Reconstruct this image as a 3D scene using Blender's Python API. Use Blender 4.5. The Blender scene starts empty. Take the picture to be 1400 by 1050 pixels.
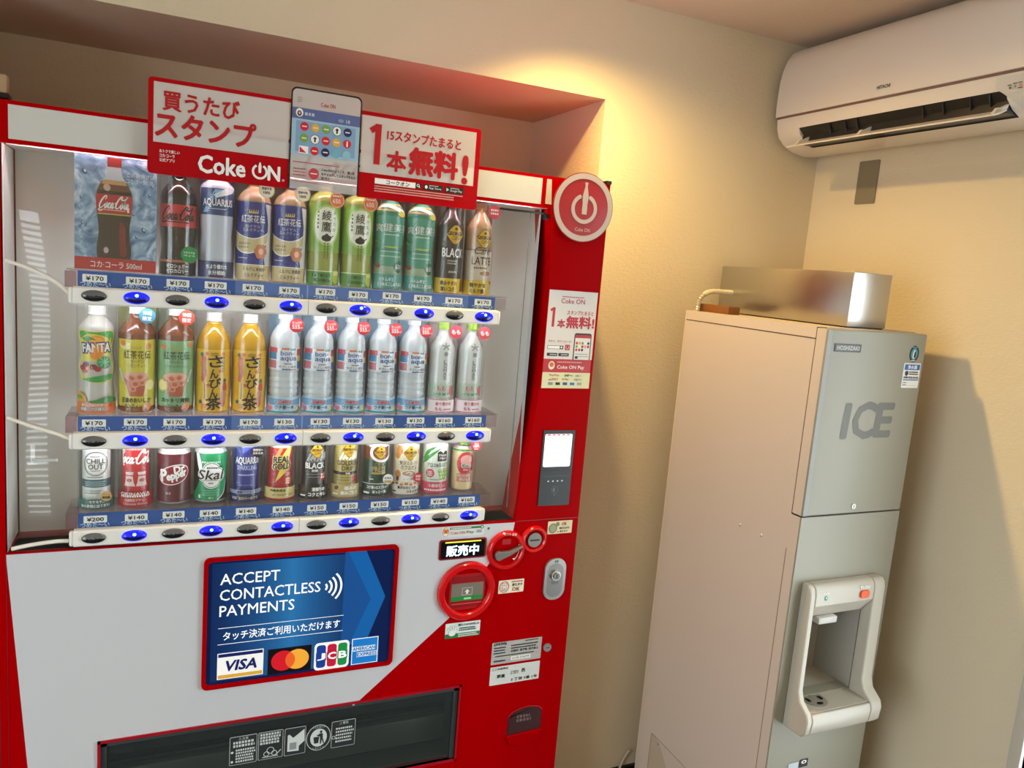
import bpy, bmesh, math, random
from mathutils import Vector, Matrix
random.seed(7)
S = bpy.context.scene
COL = S.collection
ZO = 1.50                      # floor is z = 0; coordinates below are written relative to eye-height datum

# ------------------------------------------------------------------ camera
cam = bpy.data.cameras.new('camera'); cam.sensor_width = 36.0; cam.lens = 1050.518/1400*36
cam.clip_start = .02; cam.clip_end = 100
co = bpy.data.objects.new('camera', cam); COL.objects.link(co)
ya, pi_, ro = 0.429464, -0.145248, 0.081603
fw = Vector((math.sin(ya)*math.cos(pi_), math.cos(ya)*math.cos(pi_), math.sin(pi_)))
rt = Vector((math.cos(ya), -math.sin(ya), 0)); up = rt.cross(fw)
cx_ = rt*math.cos(ro)+up*math.sin(ro); cy_ = up*math.cos(ro)-rt*math.sin(ro)
M = Matrix((cx_, cy_, -fw)).transposed().to_4x4(); M.translation = Vector((.12831, -1.728618, .11417+ZO))
co.matrix_world = M; S.camera = co

# ------------------------------------------------------------------ view, world, lamps
S.view_settings.view_transform = 'Standard'; S.view_settings.look = 'None'
S.view_settings.gamma = 1; S.view_settings.exposure = -0.24; S.view_settings.use_curve_mapping = False
W = bpy.data.worlds.new('daylight'); S.world = W; W.use_nodes = True
bg = W.node_tree.nodes['Background']; bg.inputs[0].default_value = (.86, .93, 1.0, 1); bg.inputs[1].default_value = 8.0

def portal(loc, rot, sx, sy):
    l = bpy.data.lights.new('window_portal', 'AREA'); l.shape = 'RECTANGLE'; l.size = sx; l.size_y = sy
    l.cycles.is_portal = True
    o = bpy.data.objects.new('window_portal', l); o.location = loc; o.rotation_euler = rot; COL.objects.link(o)
WB_Y0, WB_Y1, WB_Z0, WB_Z1 = -1.75, -.716, -1.42, .45      # window in the right wall
WF_X0, WF_X1, WF_Z0, WF_Z1 = -.535, -.435, -1.42, .22         # window with blinds behind the photographer
portal((2.06, (WB_Y0+WB_Y1)/2, (WB_Z0+WB_Z1)/2+ZO), (0, math.pi/2, 0), WB_Z1-WB_Z0, WB_Y1-WB_Y0)
portal(((WF_X0+WF_X1)/2, -3.06, (WF_Z0+WF_Z1)/2+ZO), (math.pi/2, 0, 0), WF_X1-WF_X0, WF_Z1-WF_Z0)
FILLPOW = 34.0  # strength of the strips added inside the display
LAMP = [((1.0, -.095, .845), 68.0), ((1.7, -2.3, .845), 12.0), ((-.45, -2.3, .845), 6.0)]
WARM = (1.0, .67, .22)
S.cycles.transparent_max_bounces = 48

WL_Y0, WL_Y1, WL_Z0, WL_Z1 = -2.75, -.75, -1.35, .7       # unseen window with blinds in the left wall, enlarged to brighten the right wall
portal((-1.94, (WL_Y0+WL_Y1)/2, (WL_Z0+WL_Z1)/2+ZO), (0, -math.pi/2, 0), WL_Z1-WL_Z0, WL_Y1-WL_Y0)

# ------------------------------------------------------------------ materials
def lin(c):
    return tuple((x/12.92 if x <= .04045 else ((x+.055)/1.055)**2.4) for x in c)
def hexc(h):
    return lin(tuple(int(h[i:i+2], 16)/255 for i in (0, 2, 4)))
MATS = {}
def mat(h, rough=.5, metal=0., emit=0., name=None, spec=.5, alpha=None, coat=0.):
    k = (h, rough, metal, emit, alpha, coat)
    if k in MATS: return MATS[k]
    m = bpy.data.materials.new(name or 'mat_'+h); m.use_nodes = True
    b = m.node_tree.nodes['Principled BSDF']; c = hexc(h)
    b.inputs['Base Color'].default_value = (*c, 1); b.inputs['Roughness'].default_value = rough
    b.inputs['Metallic'].default_value = metal; b.inputs['Specular IOR Level'].default_value = spec
    b.inputs['Coat Weight'].default_value = coat; b.inputs['Coat Roughness'].default_value = .08
    if emit:
        b.inputs['Emission Color'].default_value = (*c, 1); b.inputs['Emission Strength'].default_value = emit
    if alpha is not None: b.inputs['Alpha'].default_value = alpha
    MATS[k] = m
    return m
def bumpy(m, scale, dist, detail=3., wobble=False, strength=1.):
    nt = m.node_tree; b = nt.nodes['Principled BSDF']
    tc = nt.nodes.new('ShaderNodeTexCoord'); n = nt.nodes.new('ShaderNodeTexNoise'); bp = nt.nodes.new('ShaderNodeBump')
    n.inputs['Scale'].default_value = scale; n.inputs['Detail'].default_value = detail
    bp.inputs['Distance'].default_value = dist; bp.inputs['Strength'].default_value = strength
    nt.links.new(tc.outputs['Object'], n.inputs['Vector']); nt.links.new(n.outputs['Fac'], bp.inputs['Height'])
    nt.links.new(bp.outputs['Normal'], b.inputs['Normal'])
    return m
def wallpaper():
    m = mat('ddceb2', .85, name='cream_wallpaper', spec=.25); nt = m.node_tree; b = nt.nodes['Principled BSDF']
    tc = nt.nodes.new('ShaderNodeTexCoord')
    n1 = nt.nodes.new('ShaderNodeTexNoise'); n1.inputs['Scale'].default_value = 95; n1.inputs['Detail'].default_value = 4
    mp = nt.nodes.new('ShaderNodeMapping'); mp.inputs['Scale'].default_value = (60, 60, 190)
    n2 = nt.nodes.new('ShaderNodeTexNoise'); n2.inputs['Scale'].default_value = 1; n2.inputs['Detail'].default_value = 3
    ad = nt.nodes.new('ShaderNodeMath'); ad.operation = 'ADD'
    bp = nt.nodes.new('ShaderNodeBump'); bp.inputs['Distance'].default_value = .0012; bp.inputs['Strength'].default_value = .8
    nt.links.new(tc.outputs['Object'], n1.inputs['Vector']); nt.links.new(tc.outputs['Object'], mp.inputs['Vector'])
    nt.links.new(mp.outputs['Vector'], n2.inputs['Vector'])
    nt.links.new(n1.outputs['Fac'], ad.inputs[0]); nt.links.new(n2.outputs['Fac'], ad.inputs[1])
    nt.links.new(ad.outputs[0], bp.inputs['Height']); nt.links.new(bp.outputs['Normal'], b.inputs['Normal'])
    return m
def schlick(nt, ior):
    f0 = ((ior-1)/(ior+1))**2; L = nt.links.new
    g = nt.nodes.new('ShaderNodeNewGeometry'); d = nt.nodes.new('ShaderNodeVectorMath'); d.operation = 'DOT_PRODUCT'
    L(g.outputs['Incoming'], d.inputs[0]); L(g.outputs['Normal'], d.inputs[1]); o = d.outputs['Value']
    for op, b in (('ABSOLUTE', 0), ('SUBTRACT', None), ('POWER', 5), ('MULTIPLY', 1-f0), ('ADD', f0)):
        n = nt.nodes.new('ShaderNodeMath'); n.operation = op; n.use_clamp = True
        if op == 'SUBTRACT': n.inputs[0].default_value = 1; L(o, n.inputs[1])
        else: L(o, n.inputs[0]); n.inputs[1].default_value = b
        o = n.outputs[0]
    return o
def clear(name, tint=(1, 1, 1), ior=1.45, rough=.02, body=0., bodycol='ffffff', wob=None):
    """thin clear plastic / glass: fresnel mix of transparency and gloss, plus a little of the sheet's own colour"""
    m = bpy.data.materials.new(name); m.use_nodes = True; nt = m.node_tree; nt.nodes.clear()
    out = nt.nodes.new('ShaderNodeOutputMaterial'); tr = nt.nodes.new('ShaderNodeBsdfTransparent'); gl = nt.nodes.new('ShaderNodeBsdfGlossy')
    fr = schlick(nt, ior); mx = nt.nodes.new('ShaderNodeMixShader')
    tr.inputs[0].default_value = (*tint, 1); gl.inputs['Roughness'].default_value = rough
    base = tr.outputs[0]
    if body:
        df = nt.nodes.new('ShaderNodeBsdfDiffuse'); df.inputs[0].default_value = (*hexc(bodycol), 1)
        m2 = nt.nodes.new('ShaderNodeMixShader'); m2.inputs[0].default_value = body
        nt.links.new(tr.outputs[0], m2.inputs[1]); nt.links.new(df.outputs[0], m2.inputs[2]); base = m2.outputs[0]
    if wob:
        tc = nt.nodes.new('ShaderNodeTexCoord'); n = nt.nodes.new('ShaderNodeTexNoise'); bp = nt.nodes.new('ShaderNodeBump')
        n.inputs['Scale'].default_value = wob[0]; n.inputs['Detail'].default_value = 0; bp.inputs['Distance'].default_value = wob[1]
        nt.links.new(tc.outputs['Object'], n.inputs['Vector']); nt.links.new(n.outputs['Fac'], bp.inputs['Height'])
        nt.links.new(bp.outputs['Normal'], gl.inputs['Normal'])
    nt.links.new(fr, mx.inputs[0]); nt.links.new(base, mx.inputs[1]); nt.links.new(gl.outputs[0], mx.inputs[2])
    nt.links.new(mx.outputs[0], out.inputs[0])
    return m
WALL = wallpaper()
CEIL = bumpy(mat('dccbb8', .9, name='ceiling_paper'), 120, .0008)
RED = mat('a80004', .28, name='red_enamel', spec=.02)
REDDK = mat('8a0410', .35)
WHITE = mat('cccdd2', .35, name='white_enamel')
PANEL = mat('c9c8c2', .4)
BLACK = mat('0c0c0d', .35)
GLASS = clear('front_acrylic', (.97, .98, .98), 1.42, .015, .006, 'c8d0d0', (2.2, .006))
SLEEVE = clear('clear_sleeve_plastic', (.985, .985, .985), 1.46, .06)
SHELFC = clear('shelf_acrylic', (.86, .83, .84), 1.45, .05, .10, 'b9a2a8')
PANE = clear('window_glass', (.97, .99, .98), 1.45, .01)
def cl(c): return mat(c, .45)

# ------------------------------------------------------------------ mesh builder
ORG = {}
class MB:
    def __init__(s): s.v = []; s.f = []; s.m = []; s.mats = []
    def mi(s, m):
        if m not in s.mats: s.mats.append(m)
        return s.mats.index(m)
    def add(s, vs, fs, m):
        o = len(s.v); k = s.mi(m)
        s.v += [tuple(p) for p in vs]
        for f in fs: s.f.append([i+o for i in f]); s.m.append(k)
    def bm(s, b, m):
        b.verts.index_update(); s.add([v.co[:] for v in b.verts], [[v.index for v in f.verts] for f in b.faces], m); b.free()
    def box(s, x0, x1, y0, y1, z0, z1, m, bev=0., seg=2):
        b = bmesh.new(); bmesh.ops.create_cube(b, size=1)
        for v in b.verts:
            v.co = Vector(((x0+x1)/2+v.co.x*(x1-x0), (y0+y1)/2+v.co.y*(y1-y0), (z0+z1)/2+v.co.z*(z1-z0)))
        if bev: bmesh.ops.bevel(b, geom=list(b.edges), offset=bev, segments=seg, profile=.5, affect='EDGES')
        s.bm(b, m)
    def prism(s, pts, T, w0, w1, m, bev=0.):
        """closed outline pts (u, v) swept from w0 to w1 through the map T"""
        n = len(pts); vs = [T(u, v, w0) for u, v in pts]+[T(u, v, w1) for u, v in pts]
        s.add(vs, [list(range(n))[::-1], list(range(n, 2*n))]+[[i, (i+1) % n, n+(i+1) % n, n+i] for i in range(n)], m)
    def lathe(s, prof, c, m, n=32, a0=0., a1=2*math.pi):
        full = abs(a1-a0-2*math.pi) < 1e-6; k = n if full else n+1; vs = []; fs = []
        for z, r in prof:
            for i in range(k):
                a = a0+(a1-a0)*i/n; vs.append((c[0]+r*math.sin(a), c[1]-r*math.cos(a), c[2]+z))
        for j in range(len(prof)-1):
            for i in range(n):
                i2 = (i+1) % k; fs.append([j*k+i, j*k+i2, (j+1)*k+i2, (j+1)*k+i])
        if full:
            if prof[0][1] > 1e-6: fs.append(list(range(k))[::-1])
            if prof[-1][1] > 1e-6: fs.append([(len(prof)-1)*k+i for i in range(k)])
        s.add(vs, fs, m)
    def tube(s, pts, r, m, n=10, rfun=None):
        pts = [Vector(p) for p in pts]; vs = []; fs = []
        for i, p in enumerate(pts):
            d = (pts[min(i+1, len(pts)-1)]-pts[max(i-1, 0)]).normalized()
            a = d.cross(Vector((0, 0, 1)) if abs(d.z) < .9 else Vector((0, 1, 0))).normalized(); b = d.cross(a)
            rr = rfun(i) if rfun else r
            for k in range(n):
                t = 2*math.pi*k/n; vs.append(p+a*rr*math.cos(t)+b*rr*math.sin(t))
        for i in range(len(pts)-1):
            for k in range(n): fs.append([i*n+k, i*n+(k+1) % n, (i+1)*n+(k+1) % n, (i+1)*n+k])
        fs.append(list(range(n))[::-1]); fs.append([(len(pts)-1)*n+k for k in range(n)])
        s.add(vs, fs, m)
    def build(s, name, parent=None, smooth=35, bevel=0., label=None):
        me = bpy.data.meshes.new(name); o = bpy.data.objects.new(name, me); COL.objects.link(o)
        org = ORG.get(parent.name if parent else None, Vector((0, 0, 0)))
        me.from_pydata([(x-org.x, y-org.y, z-org.z) for x, y, z in s.v], [], s.f)
        for m in s.mats: me.materials.append(m)
        for p, k in zip(me.polygons, s.m): p.material_index = k
        b = bmesh.new(); b.from_mesh(me); bmesh.ops.recalc_face_normals(b, faces=list(b.faces)); b.to_mesh(me); b.free()
        if smooth:
            for p in me.polygons: p.use_smooth = True
            me.set_sharp_from_angle(angle=math.radians(smooth))
        if parent: o.parent = parent; ORG[o.name] = org
        else: o.location = (0, 0, ZO)
        if bevel:
            bv = o.modifiers.new('bevel', 'BEVEL'); bv.width = bevel; bv.segments = 3; bv.limit_method = 'ANGLE'; bv.angle_limit = math.radians(40)
        if label: o['label'] = label
        return o
def thing(name, loc, label, cat, group=None):
    o = bpy.data.objects.new(name, None); COL.objects.link(o); o.empty_display_size = .05
    o.location = (loc[0], loc[1], loc[2]+ZO); ORG[o.name] = Vector(loc)
    o['label'] = label; o['category'] = cat
    if group: o['group'] = group
    return o
def struct(o):
    o['kind'] = 'structure'; return o

# ------------------------------------------------------------------ flat art: text and shapes laid on a mapped surface
def FRONT(x0, z0, y0=0.):                 # a plane that faces the room like the machine's front
    return lambda u, v, w=0.: (x0+u, y0-w, z0+v)
def SIDE(y0, z0, x0):                     # a plane that faces left (-x)
    return lambda u, v, w=0.: (x0-w, y0-u, z0+v)
KR = [1.0]; KZ = [None]
def zm(z, q='now'):
    q = KZ[0] if q == 'now' else q
    if not q or z < 0: return z
    zs, k, zt, z2 = q
    return z*k if z <= zs else (zs*k+(z-zs)*(z2-zs*k)/(zt-zs) if z < zt else z+z2-zt)
def CYL(c, R, prof=None, k=None):                 # wrapped on a round body: u runs along the arc
    def rad(v):
        if not prof: return R
        for (za, ra), (zb, rb) in zip(prof, prof[1:]):
            if za <= v <= zb and zb > za: return ra+(rb-ra)*(v-za)/(zb-za)
        return prof[-1][1]
    q = None if k else KZ[0]; k = k or KR[0]
    def T(u, v, w=0.):
        r = rad(v)*k+w; a = u/R
        return (c[0]+r*math.sin(a), c[1]-r*math.cos(a), c[2]+zm(v, q))
    T.curved = True
    return T
TXT = {}
def glyphs(s, bold):
    k = s
    if k not in TXT:
        c = bpy.data.curves.new('lettering', 'FONT'); c.body = s; c.size = 1; c.fill_mode = 'FRONT'; c.resolution_u = 2
        c.align_x = 'CENTER'
        o = bpy.data.objects.new('lettering', c); me = bpy.data.meshes.new_from_object(o)
        vs = [(v.co.x, v.co.y) for v in me.vertices]; fs = [list(p.vertices) for p in me.polygons]
        bpy.data.objects.remove(o); bpy.data.curves.remove(c); bpy.data.meshes.remove(me)
        if not vs: vs = [(0, 0), (1, 0), (1, 1)]; fs = [[0, 1, 2]]
        x0 = min(p[0] for p in vs); x1 = max(p[0] for p in vs); y0 = min(p[1] for p in vs); y1 = max(p[1] for p in vs)
        TXT[k] = (vs, fs, x0, x1, y0, y1)
    return TXT[k]
CNT = [0]
def emit(mb, vs, fs, m, T, lay, cut=0.):
    CNT[0] += 1; w = lay*.00025+(CNT[0] % 13)*1.5e-5
    if cut and getattr(T, 'curved', False):
        b = bmesh.new(); bv = [b.verts.new((u, v, 0)) for u, v in vs]
        for f in fs:
            try: b.faces.new([bv[i] for i in f])
            except ValueError: pass
        u0 = min(p[0] for p in vs); u1 = max(p[0] for p in vs); k = math.floor(u0/cut)+1
        while k*cut < u1:
            bmesh.ops.bisect_plane(b, geom=list(b.verts)+list(b.edges)+list(b.faces), plane_co=(k*cut, 0, 0), plane_no=(1, 0, 0)); k += 1
        b.verts.index_update()
        vs = [(v.co.x, v.co.y) for v in b.verts]; fs = [[v.index for v in f.verts] for f in b.faces]; b.free()
    mb.add([T(u, v, w) for u, v in vs], fs, m)
def tx(mb, T, s, u, v, h, m, w=None, bold=0., shear=0., rot=0., lay=4, left=False):
    """text s with its box centred at (u, v): box height h, box width w if given"""
    vs, fs, x0, x1, y0, y1 = glyphs(s, bold); k = h/(y1-y0); kx = w/(x1-x0) if w else k
    ca, sa = math.cos(rot), math.sin(rot)
    n = 0 if bold < .004 else (4 if bold < .018 or h < .009 else 8); e = bold*k*1.15
    for j in range(max(n, 1)):
        ox, oy = (e*math.cos(2*math.pi*j/n), e*math.sin(2*math.pi*j/n)) if n else (0, 0); o = []
        for x, y in vs:
            a = (x-(x0+x1)/2)*kx+ox; b = (y-(y0+y1)/2)*k+oy; a += shear*b
            if left: a += (x1-x0)*kx/2
            o.append((u+a*ca-b*sa, v+a*sa+b*ca))
        emit(mb, o, fs, m, T, lay, .005 if h > .011 else 0)
def rect(mb, T, u0, u1, v0, v1, m, lay=1):
    emit(mb, [(u0, v0), (u1, v0), (u1, v1), (u0, v1)], [[0, 1, 2, 3]], m, T, lay, .005)
def poly(mb, T, pts, m, lay=1):
    emit(mb, pts, [list(range(len(pts)))], m, T, lay, .005)
def ell(mb, T, u, v, ru, rv, m, lay=1, n=28, rot=0.):
    ca, sa = math.cos(rot), math.sin(rot)
    p = [(ru*math.cos(2*math.pi*i/n), rv*math.sin(2*math.pi*i/n)) for i in range(n)]
    poly(mb, T, [(u+a*ca-b*sa, v+a*sa+b*ca) for a, b in p], m, lay)
def rpts(u0, u1, v0, v1, r, n=6):
    o = []
    for cx, cy, a in ((u1-r, v1-r, 0), (u0+r, v1-r, 90), (u0+r, v0+r, 180), (u1-r, v0+r, 270)):
        o += [(cx+r*math.cos(math.radians(a+90*i/n)), cy+r*math.sin(math.radians(a+90*i/n))) for i in range(n+1)]
    return o
def rrect(mb, T, u0, u1, v0, v1, r, m, lay=1): poly(mb, T, rpts(u0, u1, v0, v1, r), m, lay)
def cat(pts, n=8):
    """Catmull-Rom through pts"""
    o = []; P = [pts[0]]+list(pts)+[pts[-1]]
    for i in range(1, len(P)-2):
        for k in range(n):
            t = k/n
            o.append(tuple(.5*(2*b+(c-a)*t+(2*a-5*b+4*c-d)*t*t+(3*b-a-3*c+d)*t**3) for a, b, c, d in zip(P[i-1], P[i], P[i+1], P[i+2])))
    return o+[tuple(pts[-1])]
def stroke(mb, T, pts, wd, m, lay=3, taper=False, n=8):
    p = cat(pts, n) if n else pts; vs = []; N = len(p)
    for i, a in enumerate(p):
        q0 = p[max(i-1, 0)]; q1 = p[min(i+1, N-1)]; d = Vector((q1[0]-q0[0], q1[1]-q0[1]))
        d = d.normalized() if d.length > 1e-9 else Vector((1, 0)); k = wd/2
        if taper: k *= .35+.65*math.sin(math.pi*(i+.5)/N)
        vs += [(a[0]-d.y*k, a[1]+d.x*k), (a[0]+d.y*k, a[1]-d.x*k)]
    emit(mb, vs, [[2*i, 2*i+1, 2*i+3, 2*i+2] for i in range(N-1)], m, T, lay)
def arc(cu, cv, r, a0, a1, n=16, ry=None):
    ry = ry or r
    return [(cu+r*math.cos(math.radians(a0+(a1-a0)*i/n)), cv+ry*math.sin(math.radians(a0+(a1-a0)*i/n))) for i in range(n+1)]
SCRIPT = [[(.78, .70), (.92, .86), (.80, 1.0), (.50, .86), (.20, .48), (.12, .16), (.30, .0), (.58, .10), (.85, .36)],   # C
          [(1.10, .42), (.93, .30), (.92, .08), (1.05, .02), (1.20, .22), (1.16, .42), (1.08, .44), (1.18, .36), (1.36, .42)],       # o
          [(1.66, .38), (1.56, .45), (1.40, .26), (1.42, .05), (1.56, .02), (1.78, .22)],                        # c
          [(2.06, .40), (1.92, .45), (1.78, .24), (1.82, .04), (1.95, .08), (2.10, .40)], [(2.10, .42), (2.04, .12), (2.12, .02), (2.28, .16)],  # a
          [(2.28, .40), (2.48, .44)],
          [(3.12, .72), (3.26, .90), (3.12, 1.02), (2.82, .84), (2.56, .44), (2.52, .12), (2.70, .0), (2.96, .10), (3.18, .34)],  # C
          [(3.36, .42), (3.22, .28), (3.22, .08), (3.34, .02), (3.50, .22), (3.45, .42), (3.36, .44), (3.50, .34), (3.66, .40)],  # o
          [(3.66, .30), (3.92, .78), (4.02, 1.0), (3.92, .96), (3.78, .50), (3.76, .12), (3.84, .02), (4.0, .16)],  # l
          [(4.30, .40), (4.18, .45), (4.04, .24), (4.08, .04), (4.20, .08), (4.34, .42)], [(4.34, .42), (4.28, .12), (4.36, .02), (4.54, .16)],  # a
          [(.30, -.02), (.10, -.14), (.34, -.22), (.80, -.12), (1.2, -.16)], [(2.9, .98), (3.2, .78), (3.5, .74), (3.75, .86)]]
def script(mb, T, u, v, h, m, lay=4, w=None, shear=.18, clip=None):
    k = h; kx = (w/4.5 if w else h*.72)
    for s in SCRIPT:
        pts = [(u+(a-2.3)*kx+shear*b*k, v+(b-.45)*k) for a, b in s]
        if clip:
            p = [q for q in cat(pts, 8) if clip[0] < q[0] < clip[1]]
            if len(p) > 2: stroke(mb, T, p, h*.115, m, lay, n=0)
        else: stroke(mb, T, pts, h*.115, m, lay, taper=True)
def lines(mb, T, u0, u1, v, n, dv, h, m, lay=3):
    """rows too small to read: fine dashes"""
    for k in range(n):
        u = u0; e = u1-random.random()*.15*(u1-u0)
        while u < e:
            d = h*random.uniform(.6, 1.0); rect(mb, T, u, min(u+d, e), v-k*dv-h/2, v-k*dv+h/2, m, lay); u += d+h*.35

# ================================================================== the room
YA, XB, ZC, ZF, NX0, NX1, NY, NZ = .2, 2.015, .865, -1.5, -.269, 1.224, .662, .602
XL, YF = -1.9, -3.0
m = MB()
for a in ((XL-.1, NX0, YA, YA+.55, ZF, ZC), (NX1, XB+.1, YA, YA+.55, ZF, ZC), (NX0, NX1, YA, YA+.55, NZ, ZC), (XL-.1, XB+.1, NY, NY+.1, ZF, ZC)):
    m.box(*a, WALL)
struct(m.build('wall_back', smooth=0))
m = MB()
for a in ((XB, XB+.1, WB_Y1, YA, ZF, ZC), (XB, XB+.1, YF-.1, WB_Y0, ZF, ZC), (XB, XB+.1, WB_Y0, WB_Y1, WB_Z1, ZC), (XB, XB+.1, WB_Y0, WB_Y1, ZF, WB_Z0)):
    m.box(*a, WALL)
struct(m.build('wall_right', smooth=0))
m = MB()
for a in ((XL-.1, XL, WL_Y1, YA, ZF, ZC), (XL-.1, XL, YF-.1, WL_Y0, ZF, ZC), (XL-.1, XL, WL_Y0, WL_Y1, WL_Z1, ZC), (XL-.1, XL, WL_Y0, WL_Y1, ZF, WL_Z0)): m.box(*a, WALL)
struct(m.build('wall_left', smooth=0))
m = MB()
for a in ((XL, WF_X0, YF-.1, YF, ZF, ZC), (WF_X1, XB, YF-.1, YF, ZF, ZC), (WF_X0, WF_X1, YF-.1, YF, WF_Z1, ZC), (WF_X0, WF_X1, YF-.1, YF, ZF, WF_Z0)):
    m.box(*a, WALL)
struct(m.build('wall_front', smooth=0))
m = MB(); m.box(XL-.1, XB+.1, YF-.1, NY+.1, ZC, ZC+.08, CEIL); struct(m.build('ceiling', smooth=0))
m = MB(); m.box(XL-.1, XB+.1, YF-.1, NY+.1, ZF-.08, ZF, bumpy(mat('3a3632', .5), 60, .0005)); struct(m.build('floor', smooth=0))
m = MB(); m.box(NX1, XB-.012, YA-.012, YA, ZF, ZF+.034, BLACK); m.box(XL, NX0, YA-.012, YA, ZF, ZF+.034, BLACK); struct(m.build('baseboard_back', smooth=0))
m = MB(); m.box(XB-.012, XB, WB_Y1+.03, YA-.012, ZF, ZF+.034, BLACK); struct(m.build('baseboard_right', smooth=0))
FRM = mat('b9b4ab', .45)
m = MB()
for a in ((XB-.012, XB+.1, WB_Y1, WB_Y1+.028, WB_Z0-.03, WB_Z1+.03), (XB-.012, XB+.1, WB_Y0-.028, WB_Y0, WB_Z0-.03, WB_Z1+.03),
          (XB-.012, XB+.1, WB_Y0-.028, WB_Y1+.028, WB_Z1, WB_Z1+.03), (XB-.012, XB+.1, WB_Y0-.028, WB_Y1+.028, WB_Z0-.03, WB_Z0),
          (XB+.03, XB+.07, (WB_Y0+WB_Y1)/2-.02, (WB_Y0+WB_Y1)/2+.02, WB_Z0, WB_Z1)): m.box(*a, FRM)
w1 = struct(m.build('window_1', smooth=0, bevel=.002))
m = MB(); m.box(XB+.048, XB+.052, WB_Y0, WB_Y1, WB_Z0, WB_Z1, PANE); o = m.build('pane', w1); o.location = (0, 0, 0)
m = MB()
for a in ((WF_X0-.04, WF_X0, YF-.1, YF+.02, WF_Z0-.04, WF_Z1+.04), (WF_X1, WF_X1+.04, YF-.1, YF+.02, WF_Z0-.04, WF_Z1+.04),
          (WF_X0, WF_X1, YF-.1, YF+.02, WF_Z1, WF_Z1+.04), (WF_X0, WF_X1, YF-.1, YF+.02, WF_Z0-.04, WF_Z0)): m.box(*a, FRM)
w2 = struct(m.build('window_2', smooth=0, bevel=.002))
m = MB(); m.box(WF_X0, WF_X1, YF-.082, YF-.078, WF_Z0, WF_Z1, PANE); m.build('pane', w2)
m = MB(); z = WF_Z0+.02; sl = mat('eeece6', .5)
while z < WF_Z1-.02:
    m.add([(WF_X0, YF-.045, z), (WF_X1, YF-.045, z), (WF_X1, YF-.02, z-.014), (WF_X0, YF-.02, z-.014)], [[0, 1, 2, 3]], sl); z += .032
m.build('blind', w2, smooth=0)

m = MB()
for a in ((WL_Y0-.04, WL_Y0, WL_Z0-.04, WL_Z1+.04), (WL_Y1, WL_Y1+.04, WL_Z0-.04, WL_Z1+.04), (WL_Y0, WL_Y1, WL_Z1, WL_Z1+.04), (WL_Y0, WL_Y1, WL_Z0-.04, WL_Z0)): m.box(XL-.1, XL+.02, *a, FRM)
w3 = struct(m.build('window_3', smooth=0, bevel=.002))
m = MB(); m.box(XL-.082, XL-.078, WL_Y0, WL_Y1, WL_Z0, WL_Z1, PANE); m.build('pane', w3)
m = MB(); z = WL_Z0+.02
while z < WL_Z1-.02:
    m.add([(XL-.045, WL_Y0, z), (XL-.045, WL_Y1, z), (XL-.02, WL_Y1, z-.010), (XL-.02, WL_Y0, z-.010)], [[0, 1, 2, 3]], sl); z += .032
m.build('blind', w3, smooth=0)

for i, (p, e) in enumerate(LAMP):
    lb = ('round ceiling downlight nearest the wall above the red machine', 'round ceiling downlight in the middle of the room', 'round ceiling downlight on the left side of the room')[i]
    t = thing('ceiling_downlight', (p[0], p[1], ZC-.022), lb, 'light', 'ceiling downlights')
    m = MB(); m.lathe([(.004, .03), (.002, .036), (.0, .05), (.006, .056), (.022, .056)], (p[0], p[1], ZC-.022), WHITE, 32); m.build('trim_ring', t)
    m = MB(); m.lathe([(.017, 0), (.017, .033)], (p[0], p[1], ZC-.022), mat('ffd9a0', .4, emit=6), 24); m.build('lens', t)
    l = bpy.data.lights.new('downlight_bulb', 'SPOT'); l.energy = e; l.color = WARM; l.spot_size = math.radians(140); l.spot_blend = .45; l.shadow_soft_size = .022
    if i == 0: l.spot_size = math.radians(142); l.spot_blend = .9
    o = bpy.data.objects.new('downlight_bulb', l); o.rotation_euler = Vector((.22, -.08, -1)).to_track_quat('-Z', 'Y').to_euler() if i == 0 else (0, 0, 0); COL.objects.link(o); o.location = (p[0], p[1], ZC-.012+ZO-.02)

# ================================================================== vending machine
VM = thing('vending_machine', (.46, 0, ZF), 'red and white drinks vending machine standing in the wall niche', 'vending machine')
VX0, VX1, VT, VB = -.23, 1.148, .35, -1.48
DX0, DX1, DZ0, DZ1 = -.15, 1.0, -.522, .2735            # display window
F0 = FRONT(0, 0)
m = MB()
m.box(VX0, VX1, .135, .645, VB, VT, RED)                # cabinet behind the display
for a in ((VX0, VX1, .09, .135, VB, DZ0-.01), (VX0, VX1, .09, .135, DZ1+.02, VT), (VX0, DX0-.02, .09, .135, DZ0-.01, DZ1+.02), (DX1+.03, VX1, .09, .135, DZ0-.01, DZ1+.02)):
    m.box(*a, RED)
for x in (VX0+.06, VX1-.12): m.box(x, x+.06, .1, .55, ZF, VB, BLACK)
m.build('cabinet', VM, bevel=.003)
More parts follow.
